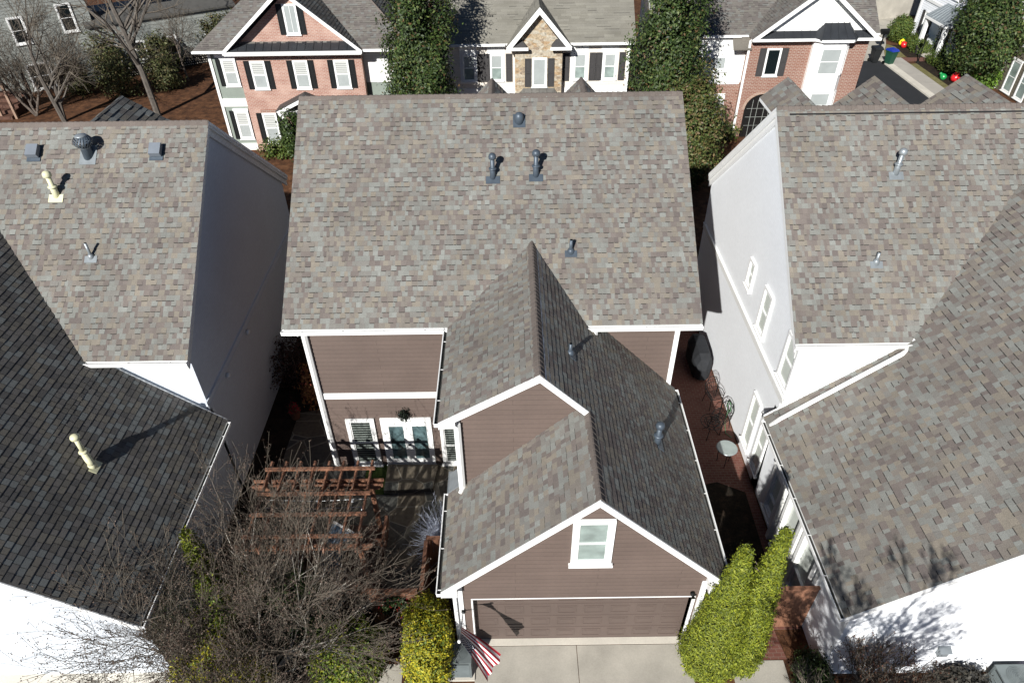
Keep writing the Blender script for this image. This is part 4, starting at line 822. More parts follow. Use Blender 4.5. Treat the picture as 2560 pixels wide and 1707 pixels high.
W = thing('shingled_house', 'olive brown shingle-sided house with white trim at the right edge of the photo', 'house', (34, 35, 0))
b = MB(); b.box(33, 29, 0, 40, 38.4, 7)
lap(b, (33, 0, 0), (0, -1, 0), (0, 0, 1), [(-38.4, 0), (-29, 0), (-29, 7), (-38.4, 7)], e=.2, th=.02); b.build('wall', TANS, W)
b = MB(); b.box(32.94, 38.25, 0, 33.0, 38.45, 7); b.box(32.94, 29, 2.9, 33, 38.2, 3.15); b.build('corner_board', WHS, W)
for y in (37.6, 36.2, 34.8): 
    for z in (.15, 3.6): window(W, (32.97, y, z), (0, -1, 0), .95, 2.0, GLASSG, GLASSG, casing=.1, header=.1)
# ============================================================ FAR LEFT HOUSE
W = thing('grey_house', 'pale grey clapboard house seen behind bare trees in the top left corner', 'house', (-33, 41, 0))
a = math.radians(33); U = V(math.cos(a), math.sin(a), 0); Nn = V(-math.sin(a), math.cos(a), 0); O = V(-39.9, 35.6, 0)
b = MB(); b.obox(O, U*13.2, Nn*8, V(0, 0, 7.5)); 
lap(b, O, U, (0, 0, 1), [(0, 0), (13.2, 0), (13.2, 7.5), (0, 7.5)], e=.2, th=.018)
O2 = O+U*12.6-Nn*.4; b.obox(O2, U*10, Nn*6, V(0, 0, 3.7)); lap(b, O2, U, (0, 0, 1), [(0, .75), (10, .75), (10, 3.7), (0, 3.7)], e=.2, th=.018)
b.build('wall', GREYS, W)
for x, z, w_, h_ in ((8.3, 3.1, .95, 1.7), (11.3, 3.4, .95, 1.8), (8.2, .1, 1.5, 1.75)): window(W, O+U*x-Nn*.03+V(0, 0, z), U, w_, h_, GLASSD, GLASSD, casing=.1)
for x in (.8, 2.6, 4.8, 7.6): window(W, O2+U*x-Nn*.03+V(0, 0, 1.0), U, .8, 1.3, GLASSD, GLASSD, casing=.09)
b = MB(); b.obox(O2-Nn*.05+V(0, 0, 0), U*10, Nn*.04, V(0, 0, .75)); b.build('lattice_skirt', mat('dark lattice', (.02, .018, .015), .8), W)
b = MB()
for i in range(62):
    for j in range(4): b.obox(O2-Nn*.06+U*(.1+i*.16+(j % 2)*.08)+V(0, 0, .06+j*.17), U*.07, Nn*.008, V(0, 0, .07))
b.build('lattice_strip', PINKS, W)
b = MB(); b.obox(O-U*.3-Nn*.5+V(0, 0, 7.5), U*13.8, Nn*4.5+V(0, 0, 3), V(0, 0, -.15)); b.obox(O2-U*.0-Nn*.2+V(0, 0, 3.7), U*10.3, Nn*1.6+V(0, 0, .5), V(0, 0, -.12)); b.obox(O2+Nn*1.4+V(0, 0, 4.2), U*10.3, Nn*3+V(0, 0, -.6), V(0, 0, -.12)); b.build('roof', MATS['far dark roof'], W)
# ============================================================ VEGETATION
def rot_rand(R, d, ang):
    d = d.normalized(); a = d.orthogonal().normalized(); b = d.cross(a); t = R.uniform(0, 2*math.pi)
    return (d*math.cos(ang)+(a*math.cos(t)+b*math.sin(t))*math.sin(ang)).normalized()
def grow(mb, R, p, d, L, r, lev, maxlev, P, ends=None):
    n = 3 if lev < maxlev else 2; pts = [p]; rads = [r]; q = p; dd = d; sl = L/n
    for i in range(n):
        dd = (rot_rand(R, dd, R.uniform(0, P.get('wig', .18)))+Vector((0, 0, P.get('lift', .05)))).normalized()
        q = q+dd*sl; pts.append(q); rads.append(max(P['rmin'], r*(1-(.45 if lev < maxlev else .6)*(i+1)/n)))
    mb.tube(pts, rads, 6 if lev == 0 else (5 if lev == 1 else 3), P['mi'](lev) if 'mi' in P else 0, cap=False)
    if lev >= maxlev:
        if ends is not None: ends.append((pts[-1], dd)); ends.append((pts[-2], dd))
        return
    k = P['kids'][min(lev, len(P['kids'])-1)]
    for i in range(k):
        t = R.uniform(P.get('t0', .3), 1.0) if i else 1.0; f = t*n; j = min(n-1, int(f)); pp = pts[j].lerp(pts[j+1], f-j)
        ang = R.uniform(*P['ang']) if i else R.uniform(.05, .3)
        grow(mb, R, pp, rot_rand(R, dd, ang), L*R.uniform(*P['len']), max(P['rmin'], rads[j+1]*R.uniform(.55, .8)), lev+1, maxlev, P, ends)
def leaf_cloud(name, cl, nl, size, pal, mats, parent=None, spread=.16, aspect=.5, up=.25, seed=1):
    "cl: (n,6) array of clump centre + outward direction; nl leaves each"
    rg = np.random.default_rng(seed); n = len(cl)*nl
    C_ = np.repeat(cl[:, :3], nl, 0); D = np.repeat(cl[:, 3:], nl, 0)
    P = C_+rg.normal(0, spread, (n, 3)); N = D+rg.normal(0, .55, (n, 3)); N[:, 2] += up; N /= np.linalg.norm(N, axis=1)[:, None]
    T = np.cross(N, rg.normal(0, 1, (n, 3))); T /= np.linalg.norm(T, axis=1)[:, None]; B_ = np.cross(N, T)
    s = size*rg.uniform(.6, 1.3, (n, 1)); T = T*s; B_ = B_*s*aspect
    v = np.stack([P-T, P+B_, P+T, P-B_], 1).reshape(-1, 3)
    me = bpy.data.meshes.new(name); me.vertices.add(n*4); me.vertices.foreach_set('co', v.astype('f').ravel())
    me.loops.add(n*4); me.loops.foreach_set('vertex_index', np.arange(n*4, dtype='i')); me.polygons.add(n)
    me.polygons.foreach_set('loop_start', np.arange(0, n*4, 4, dtype='i')); me.polygons.foreach_set('loop_total', np.full(n, 4, 'i')); me.update(calc_edges=True)
    pc = np.array([p[0] for p in pal]); pw = np.array([p[1] for p in pal], float); pw /= pw.sum()
    ci = rg.choice(len(pc), n, p=pw); clv = np.repeat(rg.uniform(.72, 1.3, (len(cl), 1)), nl, 0)
    pc = np.array([kc(q) for q in pc]); col = np.hstack([pc[ci]*clv*rg.uniform(.85, 1.15, (n, 1)), np.ones((n, 1))]); col = np.repeat(col, 4, 0)
    ca = me.color_attributes.new('Col', 'FLOAT_COLOR', 'CORNER'); ca.data.foreach_set('color', col.astype('f').ravel())
    me.materials.append(mats); o = bpy.data.objects.new(name, me); COL.objects.link(o)
    if parent is not None: o.parent = parent; o.matrix_parent_inverse = Matrix.Translation(-Vector(parent_loc(parent)))
    return o
def ell_clumps(c, r, n, seed=1, shell=(.78, 1.02), bump=.12, zmin=None, power=2, cone=0):
    "clumps over a lumpy ellipsoid (or cone when cone > 0), plus some inside"
    rg = np.random.default_rng(seed)
    if cone:
        t = rg.random(n)**1.25; a = rg.uniform(0, 6.283, n); ph = rg.uniform(0, 6.28, 4)
        R_ = (1-t)**cone*np.minimum(1, .72+t*2.2)*(1+bump*np.sin(a*3+ph[0]+t*6)+bump*.7*np.sin(a*7+t*21+ph[1])); k = rg.uniform(.82, 1.04, n); inn = rg.random(n) < .15; k[inn] = rg.uniform(.3, .8, inn.sum())
        p = np.stack([c[0]+r[0]*R_*k*np.cos(a), c[1]+r[1]*R_*k*np.sin(a), c[2]-r[2]+2*r[2]*t], 1); d = np.stack([np.cos(a), np.sin(a), np.full(n, .45)], 1)
        return np.hstack([p, d])
    d = rg.normal(0, 1, (n, 3)); d /= np.linalg.norm(d, axis=1)[:, None]
    ph = rg.uniform(0, 6.28, 6)
    lump = 1+bump*(np.sin(d[:, 0]*5+ph[0])*np.sin(d[:, 1]*5+ph[1])+np.sin(d[:, 2]*7+ph[2])*np.cos(d[:, 0]*6+ph[3]))
    k = rg.uniform(*shell, n); inner = rg.random(n) < .18; k[inner] = rg.uniform(.3, .8, inner.sum())
    if power != 2: d2 = np.sign(d)*np.abs(d)**(2/power); m = (np.abs(d)**power).sum(1)**(-1/power); q = d*m[:, None]
    else: q = d
    p = q*(lump*k)[:, None]
    if cone:
        t = (p[:, 2]+1)/2; sc_ = np.clip(1-t, 0, 1)**cone*1.25+.04; h = np.hypot(p[:, 0], p[:, 1]); rr = np.where(h > 0, 1/np.maximum(h, .25), 1)
        p[:, 0] *= sc_; p[:, 1] *= sc_
    p = p*np.array(r)+np.array(c)
    if zmin is not None: keep = p[:, 2] > zmin; p = p[keep]; d = d[keep]
    return np.hstack([p, d])
def shrub(name, label, cat, c, r, n, nl, size, pal, seed, mats=None, trunk=True, cone=0, group=None, bump=.12, spread=None, power=2, shell=(.78, 1.02), zb=0, **k):
    root = thing(name, label, cat, (c[0], c[1], zb), group)
    cl = ell_clumps(c, r, n, seed, zmin=zb+.03, cone=cone, bump=bump, power=power, shell=shell)
    leaf_cloud('crown' if r[2] > 1.6 else 'foliage', cl, nl, size, pal, mats or LEAF, root, spread=spread or size*1.6, seed=seed, **k)
    if trunk:
        R = random.Random(seed); b = MB(); top = c[2]+r[2]*.5; h = top-zb
        b.tube([V(c[0], c[1], zb), V(c[0]+.04, c[1], zb+h*.5), V(c[0], c[1]+.05, top)], [max(.03, r[0]*.09), r[0]*.06, .02], 7)
        for i in range(14):
            a = R.uniform(0, 6.28); z = zb+h*R.uniform(.1, .95); e = V(c[0]+math.cos(a)*r[0]*.6, c[1]+math.sin(a)*r[1]*.6, z+r[2]*.15)
            b.tube([V(c[0], c[1], z), e], [.02, .008], 4)
        b.build('trunk' if r[2] > 1.6 else 'stems', BARK, root)
    return root
MAG = [((.05, .085, .02), 4), ((.075, .115, .028), 3), ((.03, .055, .015), 3), ((.12, .15, .04), 1.5), ((.16, .10, .045), .7)]
MAGB = [((.09, .12, .03), 3), ((.15, .145, .045), 2.5), ((.19, .13, .06), 1.6), ((.05, .08, .02), 2)]
YEL = [((.55, .47, .025), 3), ((.42, .40, .03), 3), ((.25, .30, .035), 2), ((.12, .19, .03), 1.3)]
YGR = [((.30, .34, .035), 2.5), ((.20, .28, .035), 3), ((.12, .19, .03), 3), ((.42, .40, .04), 1)]
ARB = [((.25, .29, .02), 3.5), ((.18, .225, .02), 3), ((.33, .35, .028), 1.6), ((.09, .12, .016), 2.4)]
DGR = [((.05, .085, .02), 3), ((.08, .12, .03), 2), ((.03, .055, .015), 2)]
HEDG = [((.09, .14, .025), 3), ((.14, .17, .03), 2), ((.06, .10, .02), 2)]
OLIVE = [((.13, .13, .05), 3), ((.09, .105, .035), 3), ((.2, .15, .07), 1)]
G_MAG = 'dark magnolia trees'
shrub('magnolia_tree', 'tall dark magnolia casting its shadow on the stone-gabled house', 'tree', (-4.35, 27.0, 5.0), (1.65, 1.5, 5.1), 1500, 36, .08, MAG, 301, LEAFG, group=G_MAG, bump=.3, spread=.21)
shrub('magnolia_tree', 'tall dark magnolia between the stone-gabled house and the red brick house', 'tree', (8.15, 27.4, 5.0), (1.6, 1.5, 5.1), 1500, 36, .08, MAG, 302, LEAFG, group=G_MAG, bump=.3, spread=.21)
shrub('magnolia_tree', 'smaller olive-leaved magnolia just past the right end of the brown house roof', 'tree', (9.1, 24.6, 2.6), (1.35, 1.3, 2.9), 800, 30, .085, MAGB, 303, LEAFG, group=G_MAG, bump=.2, spread=.22)
shrub('magnolia_tree', 'broad magnolia in front of the white house with the metal porch, top right corner', 'tree', (31.3, 38.9, 3.6), (1.3, 2.5, 2.4), 1300, 28, .10, MAG, 304, LEAFG, group=G_MAG, bump=.28, spread=.24)
shrub('shrub', 'small holly bush by the porch of the salmon brick house', 'shrub', (-11.9, 28.2, 1.6), (.55, .5, 1.3), 240, 16, .08, DGR, 306, LEAFG, trunk=True)
shrub('shrub', 'small leafy bush against the wall right of the salmon brick porch', 'shrub', (-10.4, 28.4, 2.2), (.5, .4, 1.2), 160, 16, .08, DGR, 307, LEAFG)
shrub('hedge', 'low green hedge at the foot of the salmon brick house', 'hedge', (-12.6, 28.9, .45), (1.4, .5, .5), 260, 16, .07, HEDG, 308, power=4, trunk=False)
shrub('hedge', 'short bright hedge at the foot of the red brick house', 'hedge', (12.2, 30.6, .4), (1.1, .5, .45), 200, 16, .07, HEDG, 309, power=4, trunk=False)
shrub('shrub', 'clipped round yellow euonymus bush beside the air conditioner', 'shrub', (-2.08, -.35, .82), (.54, .92, .95), 1800, 20, .033, YEL, 311, power=3.2, shell=(.82, 1.03), bump=.06)
shrub('shrub', 'yellow-green bush under the right side of the bare tree', 'shrub', (-3.95, -.65, .75), (.8, .85, .85), 1500, 14, .045, YGR, 312, bump=.12)
shrub('shrub', 'bright yellow bush at the bottom left against the white gable', 'shrub', (-6.45, -1.5, 1.35), (1.0, .7, 1.4), 2200, 18, .034, YEL, 313, bump=.15)
shrub('shrub', 'dull green bush in the middle of the bed beneath the bare tree', 'shrub', (-5.3, .25, 1.1), (.9, .8, 1.2), 1100, 14, .045, DGR, 314, bump=.2)
shrub('shrub', 'green shrub at the foot of the bare tree nearest the white gable', 'shrub', (-6.7, .0, 1.2), (.8, .9, 1.3), 1100, 14, .045, YGR, 315, bump=.2)
shrub('conifer', 'narrow green conifer rising behind the bare tree beside the dark roof edge', 'tree', (-7.35, .75, 1.9), (.42, .42, 1.9), 1100, 18, .03, ARB, 316, cone=.6)
shrub('conifer', 'short dark green conifer by the edge of the dark roof', 'tree', (-7.0, .1, 1.4), (.45, .45, 1.4), 900, 18, .03, YGR, 317, cone=.6)
shrub('arborvitae', 'bushy lime green arborvitae with its lower peak, beside the garage corner', 'tree', (4.68, -.45, 2.3), (.84, .76, 2.3), 5200, 20, .032, ARB, 318, cone=.95, group='pair of arborvitae by the garage', bump=.07, aspect=.35)
shrub('arborvitae', 'taller lime green arborvitae, right one of the pair next to the wooden gate', 'tree', (5.38, -.38, 2.55), (.58, .58, 2.55), 4200, 20, .032, ARB, 319, cone=.95, group='pair of arborvitae by the garage', bump=.07, aspect=.35)
shrub('shrub', 'clipped round boxwood at the far corner of the white house with the porch', 'shrub', (31.0, 48.9, .95), (.85, .85, .95), 500, 16, .07, HEDG, 321, bump=.04)
shrub('shrub', 'round lime green bush beside the olive shingled house', 'shrub', (32.2, 38.6, .8), (.85, .85, .85), 400, 16, .08, [((.14, .25, .03), 2), ((.2, .32, .04), 1), ((.09, .17, .02), 1)], 322, bump=.05)
shrub('hedge', 'clipped low hedge between the bulb ornament and the white house', 'hedge', (31.5, 46.9, .4), (.6, 1.5, .42), 500, 14, .06, HEDG, 323, power=4, trunk=False)
shrub('hedge', 'clipped low hedge along the foot of the magnolia by the side street', 'hedge', (31.4, 42.4, .45), (.55, 1.7, .45), 500, 14, .06, HEDG, 324, power=4, trunk=False)
shrub('shrub', 'small green shrub beside the brick path and bare sapling at bottom right', 'shrub', (6.95, -1.0, .35), (.38, .55, .4), 420, 14, .04, DGR, 325)
shrub('shrub', 'dark red-leaved shrub in the shade beside the left wall', 'shrub', (-7.75, 9.9, .9), (.75, 1.0, .95), 320, 9, .05, [((.05, .025, .018), 3), ((.10, .04, .025), 1)], 326, bump=.2)
shrub('shrub', 'orange-leaved shrub catching the sun by the left corner of the brown house', 'shrub', (-6.75, 8.9, .7), (.5, .8, .75), 260, 9, .055, [((.35, .14, .05), 3), ((.5, .25, .09), 2), ((.2, .04, .03), 1)], 327, bump=.2)
shrub('shrub', 'brown dried shrub at bottom right in front of the white gable', 'shrub', (10.3, -1.3, .36), (.55, .35, .38), 340, 12, .05, [((.05, .045, .035), 3), ((.09, .08, .06), 1)], 328, bump=.15)
shrub('shrub', 'rounded grey-leaved shrub below the brown dried one at bottom right', 'shrub', (10.2, -1.85, .42), (.55, .4, .45), 420, 12, .045, [((.16, .15, .12), 3), ((.09, .085, .07), 1)], 329, bump=.1)
for i, (x, y, r_, lb) in enumerate([(-26.5, 39.0, 1.3, 'loose green holly in front of the grey house door'), (-28.6, 42.6, 1.5, 'tall loose holly against the grey house wall'), (-23.7, 40.2, 1.0, 'low green undergrowth shrub near the lattice of the grey house'), (-25.0, 48.5, 1.6, 'dark evergreen shrub behind the low wing of the grey house'), (-28.8, 52.5, 2.0, 'wide olive shrub on the bank beyond the grey house'), (-25.2, 43.6, 1.3, 'leafy green shrub in front of the lattice skirt'), (-21.8, 46.5, 1.5, 'dark green holly beside the corner of the brick house'), (-29.5, 39.5, .9, 'small green shrub under the forked bare tree')]):
    shrub('shrub', lb, 'shrub', (x, y, r_*1.1), (r_, r_, r_*1.2), 420, 12, .09, OLIVE if i != 3 else DGR, 331+i, bump=.25, shell=(.4, 1.05))
# --- bare trees
BARKG = mat('dark grey bark', (.15, .13, .11), .9, (6, .35))
def bare(name, label, base, H_, r0, dirs, P, maxlev, seed, mats, cat='tree', group=None, pods=None, L0=None):
    root = thing(name, label, cat, base, group); R = random.Random(seed); b = MB(); ends = []; tw = MB()
    P = dict(P); P['mi'] = lambda lev: 0 if lev < P.get('pale', 2) else 1
    for d, k in dirs:
        grow(b, R, Vector(base), Vector(d).normalized(), (L0 or H_*.38)*k, r0*k, 0, maxlev, P, ends)
    o = b.build('trunk', mats, root)
    if pods:
        n, s, c1, c2 = pods; q = MB(); R.shuffle(ends)
        for p, d in ends[:n]:
            for _ in range(R.choice((1, 2, 2, 3))):
                c = p+Vector((R.gauss(0, .03), R.gauss(0, .03), R.gauss(0, .03))); a = rot_rand(R, Vector((0, 0, 1)), R.uniform(0, 3))*s; e = rot_rand(R, a.normalized(), 1.57)*s*.8
                q.face([c-a, c+e, c+a, c-e], 0, c1 if R.random() < .6 else c2)
        q.build('seed_pods', LEAF, root)
    return root
PM = dict(rmin=.0035, pale=3, kids=[5, 5, 4, 3, 3], ang=(.3, .8), len=(.58, .84), wig=.2, lift=.04, t0=.25)
dirs = []
Rq = random.Random(5)
for i in range(9):
    a = i*.7+.3; t = .35+.62*Rq.random(); dirs.append(((math.cos(a)*math.tan(t)*1.15-.12, math.sin(a)*math.tan(t)*.85-.08, 1), .8+.35*Rq.random()))
bare('crape_myrtle', 'large bare crape myrtle with many pale stems and seed heads, bottom left', (-6.0, -.75, 0), 5.0, .055, dirs, PM, 5, 51, [BARKL, TWIG], pods=(15000, .018, (.17, .115, .085), (.09, .06, .045)), L0=1.85)
PS = dict(rmin=.006, pale=3, kids=[5, 5, 4, 3], ang=(.3, .8), len=(.55, .8), wig=.2, lift=.08)
bare('bare_sapling', 'bare sapling with a few red-brown leaves in front of the white gable at bottom right', (7.75, -1.6, 0), 3, .034, [((.25, -.1, 1), 1), ((.7, .1, 1), .9), ((-.35, .15, 1), .85), ((.1, -.4, 1), .8), ((1.1, -.05, 1), .8)], PS, 4, 61, [BARKL, TWIG], pods=(2200, .02, (.20, .09, .055), (.10, .07, .04)), L0=1.05)
bare('bare_sapling', 'thin leafless twiggy sapling beside the concrete walk at bottom right', (6.75, -1.9, 0), 2, .018, [((-.2, .2, 1), 1), ((.3, .3, 1), .9), ((0, -.3, 1), .8)], PS, 3, 62, [BARK, TWIG], L0=.8)
PB = dict(rmin=.008, kids=[9, 6, 5, 4, 3], ang=(.35, .8), len=(.32, .5), wig=.12, lift=.08, t0=.5)
bare('bare_tree', 'bare street tree in front of the right-hand white gable, shading its roof edge', (5.0, -7.3, 0), 9, .12, [((.02, .0, 1), 1.1), ((.08, -.06, 1), 1.0), ((-.06, .02, 1), .95)], PB, 5, 66, [BARK, TWIG], L0=4.6, pods=(2500, .018, (.12, .08, .06), (.07, .05, .04)))
PG = dict(rmin=.007, kids=[9, 7, 5, 4], ang=(.6, 1.2), len=(.38, .6), wig=.1, lift=.1, t0=.3)
PG2 = dict(rmin=.007, kids=[7, 6, 5, 4], ang=(.45, 1.0), len=(.5, .75), wig=.16, lift=.03, t0=.25)
bare('bare_tree', 'leafless grey tree with forked trunk at the far left, before the grey house', (-28.3, 34.6, 0), 10, .16, [((-.12, .05, 1), 1), ((.1, .1, 1), .9)], PG2, 4, 71, [BARKG, TWIG], L0=4.2, group='bare trees behind the left house')
bare('bare_tree', 'leafless grey tree with straight trunk left of the salmon brick house', (-22.6, 35.3, 0), 11, .17, [((-.06, .06, 1), 1.15)], dict(PG, kids=[15, 5, 4, 3]), 4, 72, [BARKG, TWIG], L0=7.2, group='bare trees behind the left house')
bare('bare_tree', 'thick-trunked bare tree behind the brick house roof at the top edge', (-26.3, 55.5, 0), 11, .40, [((.0, .0, 1), 1.2)], PG, 4, 73, [BARK, TWIG], L0=5.5, group='bare trees behind the left house')
bare('bare_tree', 'slim multi-stemmed bare tree at the left edge by the brick pillar', (-30.6, 35.6, 0), 8, .10, [((-.5, .1, 1), 1), ((-.25, .3, 1), .9), ((.3, .2, 1), .8), ((-.8, 0, 1), .9)], PG2, 4, 74, [BARK, TWIG], L0=3.2, group='bare trees behind the left house')
bare('bare_tree', 'small bare tree on the leafy bank between lattice and brick house', (-23.2, 42.3, 0), 6, .08, [((0, .1, 1), 1)], PG2, 4, 75, [BARK, TWIG], L0=2.6, group='bare trees behind the left house')
for i, (x, y) in enumerate([(-31, 57), (-21, 60), (-26.5, 49.5)]):
    bare('bare_tree', ['spreading bare tree on the bank behind the grey house', 'bare tree crown above the brick house hip at the top edge', 'dense bare tree directly behind the low wing of the grey house'][i], (x, y, 0), 8, .2, [((.1, 0, 1), 1), ((-.3, .2, 1), .8)], PG2, 4, 80+i, [BARK, TWIG], L0=3.2, group='bare trees behind the left house')
# frosted grass-like bush by the gutter
root = thing('shrub', 'silvery white feathery bush beside the gutter of the garage wing', 'shrub', (-1.95, 2.75, 0)); b = MB(); R = random.Random(9)
for i in range(420):
    a = R.uniform(0, 6.28); t = R.uniform(.1, 1.0); L = R.uniform(.6, 1.35); d = V(math.cos(a)*math.sin(t), math.sin(a)*math.sin(t), math.cos(t)); p0 = V(-1.95+R.gauss(0, .06), 2.75+R.gauss(0, .12), .1)
    p1 = p0+d*L*.6; p2 = p1+(d+V(0, 0, -.25)).normalized()*L*.4; b.tube([p0, p1, p2], [.008, .007, .003], 3, cap=False)
    for k in range(3):
        e = p1.lerp(p2, R.random()); b.tube([e, e+rot_rand(R, d, .7)*.14], [.005, .002], 3, cap=False)
b.build('stems', mat('silver foliage', (.52, .56, .66), .7, (6, .2)), root)

# ============================================================ GARDEN STRUCTURES
P = thing('pergola', 'red stained cedar pergola over the flagstone patio, partly behind the bare tree', 'pergola', (-5.1, 2.8, 0))
for i in range(8):
    x = -6.53+i*.386; b = MB(); b.prism([(x, 3.95, 2.40), (x, 3.88, 2.52), (x, 1.15, 2.52), (x, 1.08, 2.40)], (.045, 0, 0)); b.build('rafter', WOOD, P)
for y in (3.52, 2.70, 2.06, 1.42): b = MB(); b.box(-6.6, y, 2.525, -3.68, y+.075, 2.60); b.build('purlin', WOOD, P)
for y in (3.30, 3.13, 1.30): b = MB(); b.prism([(-6.88, y, 2.40), (-6.88, y, 2.33), (-6.75, y, 2.2), (-3.58, y, 2.2), (-3.44, y, 2.33), (-3.44, y, 2.40)], (0, .045, 0)); b.build('beam', WOOD, P)
for x in (-6.4, -3.85):
    for y in (3.19, 1.32): b = MB(); b.box(x, y+.03, 0, x+.12, y+.105, 2.39); b.build('post', WOOD, P)
b = MB(); R = random.Random(3)
for i in range(9):
    x = -6.3+i*.3; b.lathe((x, 3.0-.25*(i % 3), 2.2), [(.012, .1), (.03, .05), (.035, 0), (.01, -.03)], 8)
for yy in (3.0, 2.75, 2.5): b.tube([(-6.4, yy, 2.32), (-5.1, yy, 2.24), (-3.8, yy, 2.32)], .006, 4)
b.build('string_lights', mat('clear bulb glass', (.75, .78, .8), .1, None, spec=.9), P)
def fence(label, pts, h, boards_axis, name='fence', m=WOOD):
    (x0, y0), (x1, y1) = pts; root = thing(name, label, 'fence', (x0, y0, 0)); d = V(x1-x0, y1-y0, 0); L = d.length; d.normalize(); n = V(-d.y, d.x, 0)
    k = max(1, round(L/.145)); w_ = L/k; b = MB()
    for i in range(k): b.obox(V(x0, y0, .03)+d*(i*w_+.003), d*(w_-.006), n*.022, V(0, 0, h-.06))
    b.build('board', m, root); b = MB(); b.obox(V(x0, y0, h-.03)-n*.035, d*L, n*.095, V(0, 0, .035)); b.build('cap_rail', m, root)
    j = max(1, round(L/1.2))
    for i in range(j+1): b = MB(); b.obox(V(x0, y0, 0)+d*(i*(L-.09)/j)-n*.0+n*.025, d*.09, n*.09, V(0, 0, h-.035)); b.build('post', m, root)
    return root
fence('cedar fence panel running toward the camera beside the garage', [(-2.3, 2.05), (-2.3, .62)], 1.5, 0)
fence('short cedar fence panel joining the garage wall below the silvery bush', [(-2.3, 2.1), (-1.36, 2.1)], 1.5, 0)
g = fence('cedar gate panel hung with a red and green wreath', [(-3.6, .62), (-2.38, .62)], 1.5, 0, 'gate'); g['category'] = 'gate'
fence('cedar fence half hidden in the bed under the bare tree', [(-7.4, 1.05), (-3.65, .95)], 1.2, 0)
g = fence('sunlit cedar gate across the brick path right of the arborvitae', [(5.6, .36), (7.22, .36)], 1.8, 0, 'gate'); g['category'] = 'gate'
root = thing('wreath', 'wreath with red bows on the cedar gate', 'wreath', (-2.95, .55, .95)); rg = np.random.default_rng(3); a = rg.uniform(0, 6.28, 160)
cl = np.stack([-2.95+.26*np.cos(a), np.full(160, .50), .95+.26*np.sin(a), np.cos(a)*.5, np.full(160, -.7), np.sin(a)*.5], 1)
leaf_cloud('greenery', cl, 9, .045, DGR, LEAF, root, spread=.045, seed=5); leaf_cloud('berries', cl[::4], 5, .035, [((.5, .02, .02), 3), ((.6, .5, .4), 1)], LEAF, root, spread=.06, seed=6)
root = thing('deck_box', 'dark stained wooden deck platform beside the patio path', 'deck', (-4.1, 2.3, 0)); b = MB()
for i in range(8): b.box(-4.62+i*.13, 1.25, .40, -4.62+i*.13+.125, 3.3, .43)
b.build('deck_board', WOODD, root); b = MB(); b.box(-4.60, 1.27, 0, -3.60, 3.28, .398); b.build('skirt', WOODD, root)
b = MB(); b.box(-3.60, 2.6, .43, -3.52, 3.3, .86); b.box(-4.0, 2.55, .43, -3.60, 2.6, .80); b.build('corner_seat', WOOD, root)
root = thing('patio_umbrella', 'folded slate blue patio umbrella lying under the pergola', 'umbrella', (-4.75, 2.5, .5)); b = MB()
b.prism([(-5.15, 2.35, .75), (-4.95, 2.95, .8), (-4.35, 2.6, .75), (-4.6, 2.1, .7)], (0, 0, .22)); b.prism([(-5.15, 2.35, .75), (-4.6, 2.1, .7), (-4.7, 1.7, .3), (-5.2, 1.9, .3)], (0, 0, .2)); b.build('canopy', mat('slate blue canvas', (.16, .24, .34), .8, (6, .3)), root)
b = MB(); b.obox((-4.95, 2.95, 1.03), (.62, -.36, -.02), (.03, .05, 0), (0, 0, .03)); b.obox((-4.8, 2.35, 0), (.05, 0, 0), (0, .05, 0), (0, 0, .75)); b.build('pole', WHITE, root)
root = thing('patio_table', 'round dark patio table in the shade under the pergola', 'table', (-5.75, 2.45, 0)); b = MB(); b.lathe((-5.75, 2.45, 0), [(.28, 0), (.28, .03), (.04, .05), (.04, .68), (.45, .70), (.45, .74)], 24); b.build('table_top', WOODD, root)
root = thing('planter', 'red flowered patio planter beside the side-yard shrub', 'planter', (-7.35, 8.0, 0)); b = MB(); b.lathe((-7.35, 8.0, 0), [(.13, 0), (.2, .32), (.18, .33), (.16, .28)], 14); b.build('pot', mat('terracotta', (.25, .10, .06), .8), root)
a = rg.normal(0, 1, (40, 3)); cl = np.hstack([np.array([-7.35, 8.0, .45])+a*.09, a]); leaf_cloud('flowers', cl, 6, .04, [((.55, .02, .05), 2), ((.06, .10, .03), 1)], LEAF, root, spread=.04, seed=8)
# hanging lantern greenery above french doors
root = thing('wall_swag', 'dark pine swag with ribbon hung above the french doors of the brown house', 'swag', (-3.22, 5.8, 2.25)); a = rg.normal(0, 1, (70, 3)); a[:, 1] *= .4
cl = np.hstack([np.array([-3.22, 5.80, 2.28])+a*np.array([.08, .05, .08]), a]); leaf_cloud('greenery', cl, 8, .035, [((.008, .012, .008), 3), ((.02, .03, .015), 1)], LEAF, root, spread=.04, seed=9)
b = MB(); b.box(-3.30, 5.78, 2.0, -3.26, 5.84, 2.2); b.box(-3.20, 5.78, 1.98, -3.16, 5.84, 2.2); b.build('ribbon', GREYS, root)
